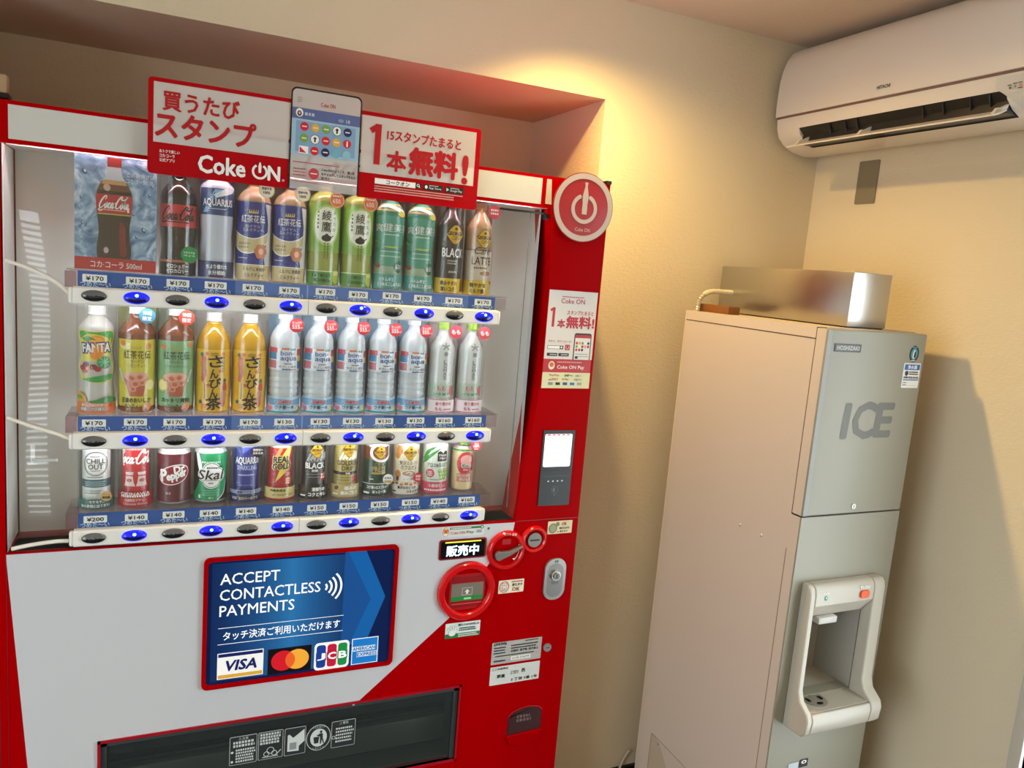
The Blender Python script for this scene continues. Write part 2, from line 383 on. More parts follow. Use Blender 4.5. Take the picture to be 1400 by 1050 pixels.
# door: stiles, header, lower panel around the delivery opening
BX0, BX1, BZ0, BZ1 = .013, .84, -1.17, -.966
m = MB()
bnd = [(.984, .2735), (.996, .17), (1.0, .07), (1.0005, -.06), (.998, -.16), (.990, -.278), (.979, -.36), (.968, -.43), (.960, -.522)]
m.prism([(VX1, .2735)]+bnd+[(VX1, -.522)], F0, 0, -.088, RED)
m.box(VX0, DX0-.005, 0, .088, VB, VT, RED)
m.box(DX0-.005, VX1, 0, .011, DZ1, VT, RED); m.box(DX0-.005, VX1, .011, .088, DZ1+.03, VT, RED)
for a in ((DX0-.005, BX0, VB, DZ0), (BX1, VX1, VB, DZ0), (BX0, BX1, BZ1, DZ0), (BX0, BX1, VB, BZ0)): m.box(a[0], a[1], 0, .088, a[2], a[3], RED)
m.build('door', VM, smooth=25)
m = MB(); m.box(VX1-.012, VX1+.001, -.003, .02, VT, VT+.008, BLACK); m.box(VX0, VX1-.03, .088, .1, VT, VT+.004, BLACK); m.build('top_gasket', VM)
m = MB()
rect(m, F0, DX0+.009, .957, .281, .3425, PANEL, 2); rect(m, F0, VX0+.012, DX0-.008, .279, .3425, PANEL, 2)
poly(m, F0, [(.969, .283), (.986, .283), (.982, .3425), (.969, .3425)], PANEL, 2)
script(m, F0, .528, .314, .060, mat('86101a', .5), 4, w=.28)
m.build('header_panel', VM, smooth=0)
# lower white graphic
m = MB()
poly(m, F0, [(-.155, -.5245), (.960, -.5265), (.957, -.549), (.8, -.768), (.563, -.972), (.55, BZ1+.006), (BX0-.006, BZ1+.006), (BX0-.006, -1.2), (.4, -1.45), (-.09, -1.47), (-.122, -.996)], WHITE, 2)
m.build('lower_panel', VM, smooth=0)
m = MB(); rect(m, F0, VX0+.06, VX0+.062, VB, VT, REDDK, 2); rect(m, F0, DX0-.0055, DX0-.004, VB, DZ0, REDDK, 2); m.build('door_seam', VM, smooth=0); m = MB(); rect(m, F0, .962, VX1, -.5248, -.5232, REDDK, 2); m.build('door_seam', VM, smooth=0)
# display cavity
INN = mat('e8e6e0', .55)
m = MB()
m.box(DX0, DX1+.01, .128, .134, DZ0, DZ1, INN)
m.add([(DX0-.003, .005, DZ0), (DX0-.003, .128, DZ0), (DX0-.003, .128, DZ1), (DX0-.003, .005, DZ1)], [[0, 1, 2, 3]], INN)
m.add([(.9945, .088, DZ0), (.9945, .128, DZ0), (.9945, .128, DZ1), (.9945, .088, DZ1)], [[0, 1, 2, 3]], INN)
m.add([(.975, .03, DZ0), (.9945, .09, DZ0), (.9945, .09, DZ1), (.975, .03, DZ1)], [[0, 1, 2, 3]], mat('c9d2d6', .4))
m.box(.956, .958, .05, .052, DZ0+.02, DZ1-.01, mat('8d9598', .4))
m.box(DX0, DX1, .012, .128, DZ0-.004, DZ0, mat('8a1018', .3))
m.box(DX0, DX1, .032, .128, DZ1, DZ1+.004, INN)
m.build('display_liner', VM, smooth=0)
m = MB(); m.box(DX0, .962, .004, .0065, DZ0, DZ1, GLASS); m.build('front_window', VM, smooth=0, label='clear acrylic front window')
m = MB(); m.box(.85, .975, -.002, .002, .257, .262, BLACK, .001); m.box(.965, .981, -.003, .004, .245, .259, BLACK, .001); m.build('window_latch', VM)
m = MB()
m.tube(cat([(-.15, 0, .058), (-.11, -.002, .045), (-.07, -.002, .025), (-.046, -.001, .004)]), .0035, mat('e9e4d8', .5)); m.build('bar_cable', VM)
m = MB(); m.tube(cat([(-.15, 0, -.245), (-.11, -.002, -.262), (-.07, -.002, -.277), (-.046, -.001, -.288)]), .0035, mat('e9e4d8', .5)); m.build('bar_cable', VM)
m = MB(); m.tube(cat([(-.145, 0, -.513), (-.11, -.002, -.506), (-.07, -.002, -.502), (-.046, -.001, -.503)]), .004, mat('e9e4d8', .5)); m.build('bar_cable', VM)
m = MB(); m.lathe([(0, .009), (.004, .009), (.004, .004), (.04, .004)], (-.11, .02, -.345), INN, 12)
m.box(-.112, -.066, .012, .02, -.34, -.333, mat('c9c7c0', .5), .002); m.build('window_handle', VM)

# shelves
LED = mat('fafaff', .4, emit=FILLPOW)
def fill_strip(x0, x1, y, z, parent):  # unseen glowing strips, added to brighten the drinks display
    b = MB(); b.box(x0, x1, y, y+.006, z-.0025, z, LED); return b.build('fill_light_strip', parent, smooth=0)
LED = mat('fafafe', .4, emit=FILLPOW*1.5)
fill_strip(DX0+.02, .95, .014, DZ1+.026, VM)
LED = mat('fafaff', .4, emit=FILLPOW)
ROWZ = (0., -.2925, -.4965)
PRICE = [[170]*12, [170]*5+[130]*5+[160]*2, [200, 140, 140, 140, 140, 140, 150, 150, 150, 150, 140, 160]]
BARW = mat('e8e6e0', .32); BLUE = mat('0f4f9c', .4); BLUEF = mat('4f72b4', .4); TAGW = mat('f2f2ee', .45); INK = mat('101014', .5)
BDK = mat('16181c', .12, coat=.5); BSHEEN = mat('5e6062', .15, coat=.5); LEDB = mat('0814ff', .2, emit=1.6); LEDD = mat('0a0a5c', .15, coat=.5); LEDC = mat('7fd8ff', .2, emit=6)  # upper half of unlit buttons: ceiling reflection painted as lighter grey
LBL = mat('c4dcf2', .5)
def colx(i): return i*.075+(.0009 if i > 5 else 0)
def button(lit, x, z):
    b = MB(); n = 28; rx, rz, y0 = .0225, .0112, -.0125
    ring = [(math.cos(2*math.pi*i/n), math.sin(2*math.pi*i/n)) for i in range(n)]
    if lit:      # glowing rim
        b.add([(x+1.07*rx*a, y0-.0006, z+1.12*rz*c) for a, c in ring]+[(x+.93*rx*a, y0-.002, z+.9*rz*c) for a, c in ring], [[i, (i+1) % n, n+(i+1) % n, n+i] for i in range(n)], LEDB)
    vs = []; lv = 5
    for k in range(lv+1):
        t = k/lv; q = math.cos(t*math.pi/2); hgt = .0065*math.sin(t*math.pi/2)
        for a, c in ring: vs.append((x+rx*a*q, y0-.0012-hgt, z+rz*c*q+(-.0012)*t))
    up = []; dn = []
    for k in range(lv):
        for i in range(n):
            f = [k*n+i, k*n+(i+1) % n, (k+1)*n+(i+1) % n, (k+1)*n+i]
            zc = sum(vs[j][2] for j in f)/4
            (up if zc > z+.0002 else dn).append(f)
    b.add(vs, up, LEDB if lit else BSHEEN); b.add(vs, dn, LEDD if lit else BDK)
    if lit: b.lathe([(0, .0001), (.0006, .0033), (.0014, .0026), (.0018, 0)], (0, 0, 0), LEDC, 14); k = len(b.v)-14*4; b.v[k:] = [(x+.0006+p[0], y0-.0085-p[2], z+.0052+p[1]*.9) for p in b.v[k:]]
    return b
for r in range(3):
    z = ROWZ[r]
    b = MB()
    prof = [(-.013, -.0145), (-.013, .0135), (-.009, .0165), (.004, .0172), (.004, -.0175), (-.009, -.0175)]
    L, R_, seam = -.0446, .8698, .412
    for x0, x1 in ((L+.008, seam-.0005), (seam+.0005, R_-.008)):
        vs = [(x0, y, z+q) for y, q in prof]+[(x1, y, z+q) for y, q in prof]; n = len(prof)
        b.add(vs, [list(range(n)), list(range(n, 2*n))]+[[i, (i+1) % n, n+(i+1) % n, n+i] for i in range(n)], BARW)
    b.box(L, L+.009, -.0115, .004, z-.0165, z+.0155, BARW, .004); b.box(R_-.009, R_, -.0115, .004, z-.0165, z+.0155, BARW, .004)
    b.box(seam-.0005, seam+.0005, -.0122, .004, z-.017, z+.016, mat('8b8b86', .5))
    bar = b.build('button_bar', VM, smooth=30)
    if r < 2: fill_strip(-.04, .865, .0045, z-.0140, bar)
    for i in range(12):
        button(i % 2 == 1, colx(i), z+.0005).build('push_button', bar, label='lit blue push button' if i % 2 else 'dark push button')
    b = MB(); T = FRONT(0, z, .0075)
    b.box(-.03, .86, .0078, .010, z+.0165, z+.0475, BLUE if r == 2 else BLUE)
    if r < 2:
        rect(b, T, .262, .79 if r == 0 else .60, .0168, .0473, BLUEF, 0)
        rect(b, T, .4105, .4135, .017, .0473, mat('86a4cc', .4), 1)
    for i in range(12):
        tx(b, T, 'つめた〜い', colx(i)+.001, .0228 if i % 3 else .0222, .0102, LBL, w=.053, bold=.018, lay=3)
    st = b.build('price_strip', VM, smooth=0)
    for i in range(12):
        b = MB(); x = colx(i)+random.uniform(-.002, .003); dz = random.uniform(-.0012, .0012); T = FRONT(x, z+.0345+dz, .0068)
        b.prism(rpts(-.0215, .0215, -.0075, .0075, .0014, 3), T, -.0005, .0, TAGW)
        tx(b, T, '¥%d' % PRICE[r][i], 0, 0, .0085, INK, w=.031, bold=.02, lay=2)
        b.build('price_tag', st, smooth=0)
    b = MB(); b.box(-.05, .89, .006, .105, z+.0478, z+.0498, SHELFC)
    b.box(-.052, -.032, .006, .06, z+.014, z+.046, clear('tray_end_plastic', (.80, .70, .72), 1.45, .08, .22, 'a97f86'))
    b.box(.861, .888, .006, .06, z+.018, z+.046, SHELFC)
    b.build('shelf', VM, smooth=0)

# ---- banner on the header, semi transparent printed acrylic
YB = .02; BRED = mat('b00410', .3, alpha=.93, spec=.15); BWHT = mat('e9e4e0', .3, alpha=.58, coat=.2); BTXT = mat('b00c18', .35)
m = MB(); TB = FRONT(0, 0, -.018)
zt, zb, xl, xr = .4285, .247, .0915, .7825
m.prism([(xl, .3075), (xl, zb+.008)]+arc(xl+.008, zb+.008, .008, 180, 270, 5)+[(.358, zb), (.358, .3075)], TB, 0, .0028, BRED)
m.prism([(xl, .3075), (.1015, .3075), (.1015, .4205), (.358, .4205), (.358, zt)]+arc(xl+.008, zt-.008, .008, 90, 180, 5), TB, 0, .0028, BRED)
o = m.build('promo_banner', VM, smooth=0, label='red and white promotional banner'); BAN = o
m = MB()
m.prism([(.505, zb)]+arc(xr-.008, zb+.008, .008, 270, 360, 5)+[(xr, .3005), (.505, .3005)], TB, 0, .0028, BRED)
m.prism([(xr, .3005), (.7705, .3005), (.7705, .420), (.505, .420), (.505, zt)]+arc(xr-.008, zt-.008, .008, 90, 0, 5), TB, 0, .0028, BRED)
m.build('offer_board', BAN, smooth=0)
m = MB(); TB = FRONT(0, 0, -.0212)
WHT = mat('f0efec', .4)
def part(n): 
    global m
    m.build(n, BAN, smooth=0); m = MB()
tx(m, TB, '買うたび', .188, .3875, .036, BTXT, w=.140, bold=.022)
tx(m, TB, 'スタンプ', .198, .3425, .047, BTXT, w=.185, bold=.028)
part('headline_lettering')
tx(m, TB, 'Coke', .228, .2765, .0335, WHT, w=.088, bold=.022); tx(m, TB, 'N', .329, .2740, .028, WHT, w=.023, bold=.025)
stroke(m, TB, arc(.301, .2745, .0135, 120, 420), .0045, WHT, 4, n=0)
poly(m, TB, [(.2985, .272), (.3035, .272), (.3042, .285), (.3022, .293), (.2998, .293), (.2978, .285)], WHT, 4)
tx(m, TB, '®', .348, .2625, .005, WHT)
part('logo_lettering')
for k, s in enumerate(('おトクで楽しい', 'コカ·コーラ', '公式アプリ')): tx(m, TB, s, .114, .2925-k*.0085, .0062, WHT, bold=.015, left=True) if False else tx(m, TB, s, .113, .2915-k*.0085, .0064, WHT, bold=.015, left=True, w=.036 if k == 0 else .027)
part('slogan_lettering')
stroke(m, TB, [(.527, .389), (.542, .400)], .012, BTXT, 4, n=0); stroke(m, TB, [(.5435, .405), (.5425, .320)], .0135, BTXT, 4, n=0); tx(m, TB, '15スタンプたまると', .649, .3865, .0215, BTXT, w=.171, bold=.02)
tx(m, TB, '本', .587, .332, .042, BTXT, bold=.03); tx(m, TB, '無料', .673, .338, .056, BTXT, w=.112, bold=.038); tx(m, TB, '!', .748, .334, .060, BTXT, w=.010, bold=.03)
part('offer_lettering')
rect(m, TB, .541, .647, .2795, .2915, WHT, 3); tx(m, TB, 'コークオン', .593, .2855, .009, INK, w=.053, bold=.02)
rect(m, TB, .6335, .647, .2795, .2915, INK, 4); stroke(m, TB, arc(.6395, .2865, .0027, 0, 360), .0014, WHT, 5, n=0); stroke(m, TB, [(.6415, .2845), (.644, .2818)], .0016, WHT, 5, n=0)
for u, s in ((.6535, 'App Store'), (.704, 'Google Play')):
    rrect(m, TB, u, u+.044, .2785, .2925, .002, INK, 3); tx(m, TB, s, u+.026, .2838, .0060, WHT, w=.029); lines(m, TB, u+.012, u+.036, .2895, 1, .003, .0015, WHT, 4)
ell(m, TB, .6585, .2855, .0032, .0038, WHT, 4); poly(m, TB, [(.7065, .2815), (.7065, .2895), (.713, .2855)], mat('c9d8cf', .5), 4)
lines(m, TB, .541, .752, .2745, 3, .0052, .0026, mat('e0a8a4', .5), 3)
m.build('search_strip', BAN, smooth=0)
m = MB(); TB2 = FRONT(0, 0, -.021)
rect(m, TB2, .1015, .3565, .3075, .4205, BWHT, 0); m.build('banner_panel', BAN, smooth=0); m = MB(); rect(m, TB2, .5075, .7705, .3005, .4200, BWHT, 0); m.build('banner_panel', BAN, smooth=0)
m = MB(); TP = FRONT(.4315, .3515, -.0235)
PB = FRONT(.4315, .3515, -.0214); po = rpts(-.0735, .0735, -.1025, .1025, .012)[:14]; pn = rpts(-.0705, .0705, -.1025, .099, .010)[:14]
m.prism([(.0735, -.1025)]+po+[(-.0735, -.1025), (-.0705, -.1025)]+pn[::-1]+[(.0705, -.1025)], PB, 0, .002, mat('100c0c', .2, coat=.5))
WP = mat('e9e6e4', .3, alpha=.46)
poly(m, TP, [(-.0705, -.1025), (.0705, -.1025)]+rpts(-.0705, .0705, -.1025, .099, .010)[0:14], WP, 1)
rect(m, TP, -.0705, .0705, -.032, .062, mat('9cbad0', .4), 2); rect(m, TP, -.0705, .0705, .040, .062, mat('5a6696', .4), 3); rect(m, TP, -.062, .062, -.026, .036, mat('7fa3c4', .4), 3)
tx(m, TP, 'Coke ON', .002, .074, .0085, BTXT, w=.030); 
for k in range(3): rect(m, TP, -.061, -.052, .081-k*.004, .083-k*.004, mat('8a8380', .5), 3)
ell(m, TP, -.056, .052, .0075, .0085, WHT, 4); ell(m, TP, -.056, .0505, .0045, .0055, mat('4a2622', .5), 5); ell(m, TP, -.056, .051, .0022, .0028, mat('e2b79b', .5), 6)
lines(m, TP, -.045, -.022, .051, 1, .004, .006, mat('b9bfd6', .5), 4); tx(m, TP, '18', .045, .0475, .007, mat('d6daea', .5)); ell(m, TP, .030, .0475, .006, .0035, mat('8790b8', .5), 4)
dots = ['d01822', 'd9a83e', '7aa33a', 'f0ede6', '2a2a5a', '7aa33a', 'f0ede6', 'd01822', 'd9a83e', 'd01822', 'c9202a', 'd01822', '1d2050', '6fb0bd', '8cbcca']
for k, c in enumerate(dots):
    u = -.045+(k % 5)*.0225; v = .0255-(k//5)*.0235
    if k == 10: rect(m, TP, u-.0095, u+.0095, v-.0075, v+.0075, mat('f1efec', .5), 4); poly(m, TP, [(u-.008, v+.006), (u-.008, v-.006), (u+.006, v-.006)], mat(c, .5), 5); continue
    if c == 'f0ede6': ell(m, TP, u, v, .0094, .0097, INK, 4)
    ell(m, TP, u, v, .0085, .0088, mat(c, .5), 5)
    if c == 'f0ede6': rect(m, TP, u-.0016, u+.0016, v-.0055, v+.005, INK, 6); rect(m, TP, u-.0035, u+.0035, v+.001, v+.003, INK, 6)
    elif k == 9: poly(m, TP, [(u-.0016, v-.006), (u+.0016, v-.006), (u+.0012, v+.006), (u-.0012, v+.006)], WHT, 6)
    elif k < 13: rect(m, TP, u-.005, u+.005, v-.0012, v+.0012, mat('ecd9d4', .5), 6)
rect(m, TP, -.066, .03, -.0485, -.0465, mat('c05058', .5), 3); rect(m, TP, -.066, -.012, -.088, -.0865, mat('c05058', .5), 3)
ell(m, TP, -.022, -.068, .0105, .0115, mat('c23a44', .5), 3); lines(m, TP, -.064, -.036, -.061, 3, .0065, .003, mat('b05a5a', .5), 3)
rect(m, TP, -.029, -.015, -.069, -.067, WHT, 4)
for k, s in enumerate(('Coke ONへようこそ、使い方', 'をチェックしてスタンプをもら', 'おう！')): tx(m, TP, s, -.006, -.0575-k*.009, .0062, INK, left=True, w=(.070, .072, .016)[k], bold=.02)
m.build('phone_picture', BAN, smooth=0, label='printed smartphone picture standing above the banner')
# ---- round topper
m = MB(); c = (1.0648, .2835); TD = FRONT(c[0], c[1], -.018)
RT = mat('98060c', .3, alpha=.95, coat=.15); WT = mat('bcb2ae', .35, alpha=.86)
m.prism([(.084*math.cos(i*math.pi/32), .084*math.sin(i*math.pi/32)) for i in range(64)], TD, 0, .003, RT)
TD = FRONT(c[0], c[1], -.0212)
stroke(m, TD, arc(0, 0, .0755, 0, 360, 64), .0135, WT, 2, n=0); stroke(m, TD, arc(.002, -.003, .0315, 118, 422, 40), .0095, WT, 3, n=0)
for a in (118, 62): ell(m, TD, .002+.0315*math.cos(math.radians(a)), -.003+.0315*math.sin(math.radians(a)), .0047, .0047, WT, 3)
bp_ = [(0, .0065), (.012, .0072), (.026, .0066), (.034, .0078), (.044, .0082), (.054, .0062), (.066, .0034), (.072, .0032), (.0725, .0042), (.077, .0042)]
poly(m, TD, [(.003+a, -.0165+z) for z, a in bp_]+[(.003-a, -.0165+z) for z, a in bp_[::-1]], WT, 3)
tx(m, TD, 'Coke ON', .002, -.054, .0088, WT, w=.042)
m.build('topper_disc', VM, smooth=0, label='round red disc with a white power symbol')

# ---- contactless payment screen
SX0, SX1, SZ0, SZ1 = .2185, .6475, -.868, -.5675
m = MB(); T = FRONT(0, 0)
po = rpts(SX0-.006, SX1+.006, SZ0-.006, SZ1+.006, .014); pi2 = rpts(SX0+.003, SX1-.003, SZ0+.003, SZ1-.003, .010); n = len(po)
vs = [T(u, v, .0005) for u, v in po]+[T(u*.97+a*.03, v*.97+b*.03, .007) for (u, v), (a, b) in zip(po, pi2)]+[T(u, v, .007) for u, v in pi2]+[T(u, v, .001) for u, v in pi2]
m.add(vs, [[k*n+i, k*n+(i+1) % n, (k+1)*n+(i+1) % n, (k+1)*n+i] for k in range(3) for i in range(n)], RED)
scr = m.build('payment_screen', VM, smooth=40)
m = MB(); T = FRONT(SX0, SZ0, -.0012)
def sc(c, e=.24): return mat(c, .12, emit=e)
W_, H_ = SX1-SX0, SZ1-SZ0
poly(m, T, rpts(.002, W_-.002, .002, H_-.002, .010), sc('0b1f4e'), 0)
# panel gradient of the picture itself, in bands
for k in range(40):
    t = k/39; f = abs(t-.60)*1.25; col = '%02x%02x%02x' % (int(14+30*max(0, 1-f)**1.6), int(36+80*max(0, 1-f)**1.6), int(84+92*max(0, 1-f)**1.6))
    a = .012+t*.286; rect(m, T, a, a+.0074, .010, H_-.010, sc(col), 1)
poly(m, T, [(.312, H_-.004), (.355, H_-.004), (.408, .175), (.365, .06), (.325, .06), (.372, .172)], sc('1560a8'), 2)
poly(m, T, [(.372, .172), (.325, .06), (.305, .06), (.305, H_-.006), (.312, H_-.004)], sc('1b4f92'), 2)
poly(m, T, [(.27, .004), (.40, .004), (.40, .055), (.30, .055)], sc('0d3a78'), 2)
SW = sc('f0f4f8', .42)
for k, s in enumerate(('ACCEPT', 'CONTACTLESS', 'PAYMENTS')):
    tx(m, T, s, .029, H_-.047-k*.0375, .0255, SW, w=(.128, .221, .163)[k], bold=.006, left=True, lay=5)
for k, (r, a) in enumerate(((.010, 45), (.021, 45), (.032, 45), (.044, 45))): stroke(m, T, arc(.255, .2135, r, -a, a, 14), .0048, SW, 5, n=0)
rect(m, T, .027, .308, .1372, .1384, SW, 4); rect(m, T, .027, .308, .0985, .0997, SW, 4)
tx(m, T, 'タッチ決済ご利用いただけます', .169, .118, .0205, SW, w=.262, bold=.012, lay=5)
def card(u0, u1, v0, v1, c, r=.001): rrect(m, T, u0, u1, v0, v1, r, sc(c, .3), 4)
card(.027, .127, .014, .0775, 'f2f2f0'); rect(m, T, .029, .125, .0675, .0755, sc('1b2466'), 5); rect(m, T, .029, .125, .016, .0245, sc('d9a43c', .3), 5)
tx(m, T, 'VISA', .079, .0455, .024, sc('1b2466'), w=.070, bold=.03, shear=.2, lay=6)
card(.137, .236, .010, .0725, '141014'); ell(m, T, .1715, .041, .027, .025, sc('d01c2c', .3), 5); ell(m, T, .2035, .041, .027, .025, sc('eba43a', .36), 6)
poly(m, T, arc(.1715, .041, .027, -52, 52, 12, .025)+arc(.2035, .041, .027, 128, 232, 12, .025), sc('e8602a', .3), 7)
card(.243, .326, .004, .0735, 'f4f4f4', .010)
for k, (c, ch) in enumerate((('1c3f92', 'J'), ('c01c3c', 'C'), ('1f8a44', 'B'))):
    u = .248+k*.0255; rrect(m, T, u, u+.022, .010, .0675, .007, sc(c, .3), 5); rect(m, T, u-.001, u+.023, .028, .0485, sc(c, .3), 6); tx(m, T, ch, u+.0115, .038, .0165, SW, w=.018, bold=.03, lay=7)
card(.332, .397, .006, .0735, 'e8eef4'); rect(m, T, .334, .395, .008, .0715, sc('1e78c8', .3), 5)
rect(m, T, .334, .390, .0405, .0525, sc('cfe0ee', .3), 6); rect(m, T, .345, .395, .025, .037, sc('cfe0ee', .3), 6)
tx(m, T, 'AMERICAN', .362, .0465, .0085, sc('1a5ea6'), w=.054, bold=.02, lay=7); tx(m, T, 'EXPRESS', .370, .031, .0085, sc('1a5ea6'), w=.048, bold=.02, lay=7)
m.build('screen_picture', scr, smooth=0, label='lit blue advert for contactless payments')

# ---- coin and note unit
RTR = mat('cf0812', .18, coat=.6); DKR = mat('8d0a12', .3)
def ringplate(mb, cu, cv, r, w0, mtl, mtl2, dr=.010, n=40):
    T = FRONT(cu, cv); prof = [(r+.002, 0), (r+.001, w0*.6), (r-.003, w0), (r-dr+.003, w0), (r-dr, w0*.75), (r-dr-.002, .002)]
    vs = []; fs = []
    for a, w in prof: vs += [T(a*math.cos(2*math.pi*i/n), a*math.sin(2*math.pi*i/n), w) for i in range(n)]
    for k in range(len(prof)-1): fs += [[k*n+i, k*n+(i+1) % n, (k+1)*n+(i+1) % n, (k+1)*n+i] for i in range(n)]
    mb.add(vs, fs, mtl); k = (len(prof)-1)*n; mb.add(vs[k:], [list(range(n))], mtl2)
m = MB(); ringplate(m, .8385, -.7, .077, .013, RTR, RED, .017)
T = FRONT(.8405, -.7015)
rect(m, T, -.049, .05, -.049, .047, mat('ae0811', .3), 10); 
for a in ((-.049, -.0475), (.0485, .05)): rect(m, T, a[0], a[1], -.049, .047, DKR, 11)
rect(m, T, -.049, .05, -.049, -.0475, DKR, 11)
rect(m, T, -.043, .043, .024, .040, DKR, 11)
rect(m, T, -.043, .044, -.020, .022, mat('7c7468', .3), 12); rect(m, T, -.043, .044, -.0245, -.013, mat('1f8a3c', .3), 13)
rect(m, T, -.043, .044, -.0425, -.026, DKR, 12); rect(m, T, -.040, .042, -.034, -.031, mat('d8424a', .3), 13)
for a in ((-.014, .014, -.010, -.009), (-.014, .014, .009, .010), (-.014, -.013, -.010, .01), (.013, .014, -.010, .01)): rect(m, T, *a, mat('d9d4cc', .4), 13)
poly(m, T, [(0, .006), (.007, -.001), (.003, -.001), (.003, -.007), (-.003, -.007), (-.003, -.001), (-.007, -.001)], WHT, 13); rect(m, T, -.008, .012, -.0215, -.0165, mat('9fe0a8', .4), 14)
for s in (-1, 1):
    for a in (.0595,): stroke(m, T, [(s*a-.004, .006), (s*a+.004, .006), (s*a+.004, -.006), (s*a-.004, -.006)], .0012, BLACK, 13, n=0)
m.build('note_slot', VM, smooth=40, label='round red banknote slot')
m = MB(); ringplate(m, .9405, -.600, .0515, .011, RTR, RED, .0115); T = FRONT(.9405, -.6)
tx(m, T, 'おつり·返却', .004, .0465, .007, WHT, w=.036, rot=-.12, lay=52)
rect(m, T, -.012, .012, .016, .030, mat('b00810', .3), 10)
stroke(m, T, arc(0, 0, .037, -50, 20, 12), .002, WHT, 12, n=0); poly(m, T, [(.026, -.030), (.032, -.022), (.020, -.024)], WHT, 12)
crd = m.build('coin_return_dial', VM, smooth=40)
m = MB(); T = FRONT(.918, -.610)
m.prism(arc(0, 0, .012, 70, 310, 14)+[(.030, -.001), (.062, .018), (.064, .022), (.060, .023), (.028, .011)], T, .004, .017, mat('8e8c8a', .25, .6)); m.build('return_lever', crd, smooth=30, bevel=.0015, label='grey metal lever')
m = MB(); ringplate(m, 1.0185, -.576, .0355, .011, RTR, RED, .0095); T = FRONT(1.0185, -.576)
m.prism([(-.042, -.012), (-.030, -.026), (-.022, -.022), (-.034, .012), (-.046, .008)], T, 0, .008, RTR)
m.prism([(.0195*math.cos(i*math.pi/16), .0195*math.sin(i*math.pi/16)) for i in range(32)], T, .002, .009, mat('86827a', .35, .8))
rect(m, T, -.014, .013, -.002, .0016, BLACK, 38); stroke(m, T, arc(0, -.004, .029, 225, 315, 12), .0014, WHT, 14, n=0)
m.build('coin_slot', VM, smooth=40, label='round metal coin slot')
m = MB(); T = FRONT(0, 0)
m.prism(rpts(.757, .884, -.613, -.5605, .006), T, 0, .003, mat('7c0812', .3)); poly(m, T, rpts(.7615, .8795, -.609, -.5645, .004), mat('0a0d12', .1, coat=.6), 13)
rect(m, T, .772, .868, -.569, -.5655, mat('e8e040', .3, emit=.7), 15)
tx(m, T, '販売中', .8195, -.590, .0275, mat('dff6ff', .3, emit=1.1), w=.086, bold=.03, lay=16)
m.build('sales_display', VM, smooth=0, label='black lit display reading 販売中')
def sticker(name, u0, u1, v0, v1, c, draw, label=None, r=.002, w=.0006):
    m = MB(); T = FRONT(0, 0); m.prism(rpts(u0, u1, v0, v1, r, 3), T, .0005, w, mat(c, .4)); draw(m, FRONT((u0+u1)/2, (v0+v1)/2, -w)); return m.build(name, VM, smooth=0, label=label)
GRN = mat('1d7a46', .45); GOLD = mat('d9a02c', .4); CRM = mat('efe6c4', .45); TXR = mat('b8182a', .45)
def d(m, T):
    ell(m, T, -.047, 0, .008, .0125, TXR, 1); ell(m, T, -.047, 0, .007, .0115, mat('f4ead8', .4), 2); rect(m, T, -.053, -.041, -.003, .008, mat('e08a28', .4), 3); tx(m, T, '¥', -.047, .002, .007, TXR, lay=4)
    rect(m, T, -.036, .054, .006, .0115, GRN, 2); lines(m, T, -.033, .030, .0088, 1, .003, .003, WHT, 3); ell(m, T, .050, .0088, .005, .005, GRN, 3); tx(m, T, '+', .050, .0088, .005, WHT, bold=.03, lay=4)
    tx(m, T, 'Coke ON', -.015, -.003, .0075, TXR, w=.038, lay=3); tx(m, T, 'Pay', .0185, -.0035, .0088, INK, w=.019, lay=3); lines(m, T, .036, .050, .0, 2, .004, .002, INK, 3)
sticker('pay_sticker', .7625, .875, -.554, -.528, 'dedddb', d)
m = MB(); ell(m, FRONT(.887, -.538), 0, 0, .0034, .0034, GRN, 4); m.build('status_dot', VM, smooth=0)
def coins(m, T):
    ell(m, T, -.021, -.002, .0125, .0135, mat('6f7350', .35, .3), 1); ell(m, T, -.021, -.002, .0095, .0105, mat('959a78', .35, .3), 2); ell(m, T, -.008, .009, .0055, .006, mat('7d8160', .35, .3), 3); rect(m, T, -.008, -.003, -.0135, -.011, TXR, 2)
    tx(m, T, 'OK', .012, .009, .0085, TXR, w=.015, bold=.02, lay=3); tx(m, T, '新500円', .013, -.0025, .006, INK, w=.029, bold=.02, lay=3); tx(m, T, '使えます', .012, -.0115, .0055, INK, w=.024, bold=.02, lay=3)
sticker('coin_sticker', 1.0575, 1.1305, -.566, -.5305, 'e6ddb4', coins)
def ok2(m, T):
    stroke(m, T, arc(-.020, 0, .0125, 0, 360, 24, .0145), .0016, TXR, 2, n=0); rect(m, T, -.0265, -.0135, -.010, .011, TXR, 2); rect(m, T, -.0255, -.0145, -.009, .010, WHT, 3)
    tx(m, T, 'O', -.020, .005, .006, TXR, bold=.02, lay=4); lines(m, T, -.024, -.016, -.004, 2, .004, .002, INK, 4)
    lines(m, T, .0, .033, .0125, 1, .003, .003, TXR, 2); tx(m, T, '使えます', .017, .004, .0075, INK, w=.030, bold=.025, lay=3); tx(m, T, 'OK', .014, -.0085, .0095, TXR, w=.021, bold=.02, lay=3)
sticker('note_sticker', .9285, 1.0015, -.7195, -.6835, 'efe8cc', ok2)
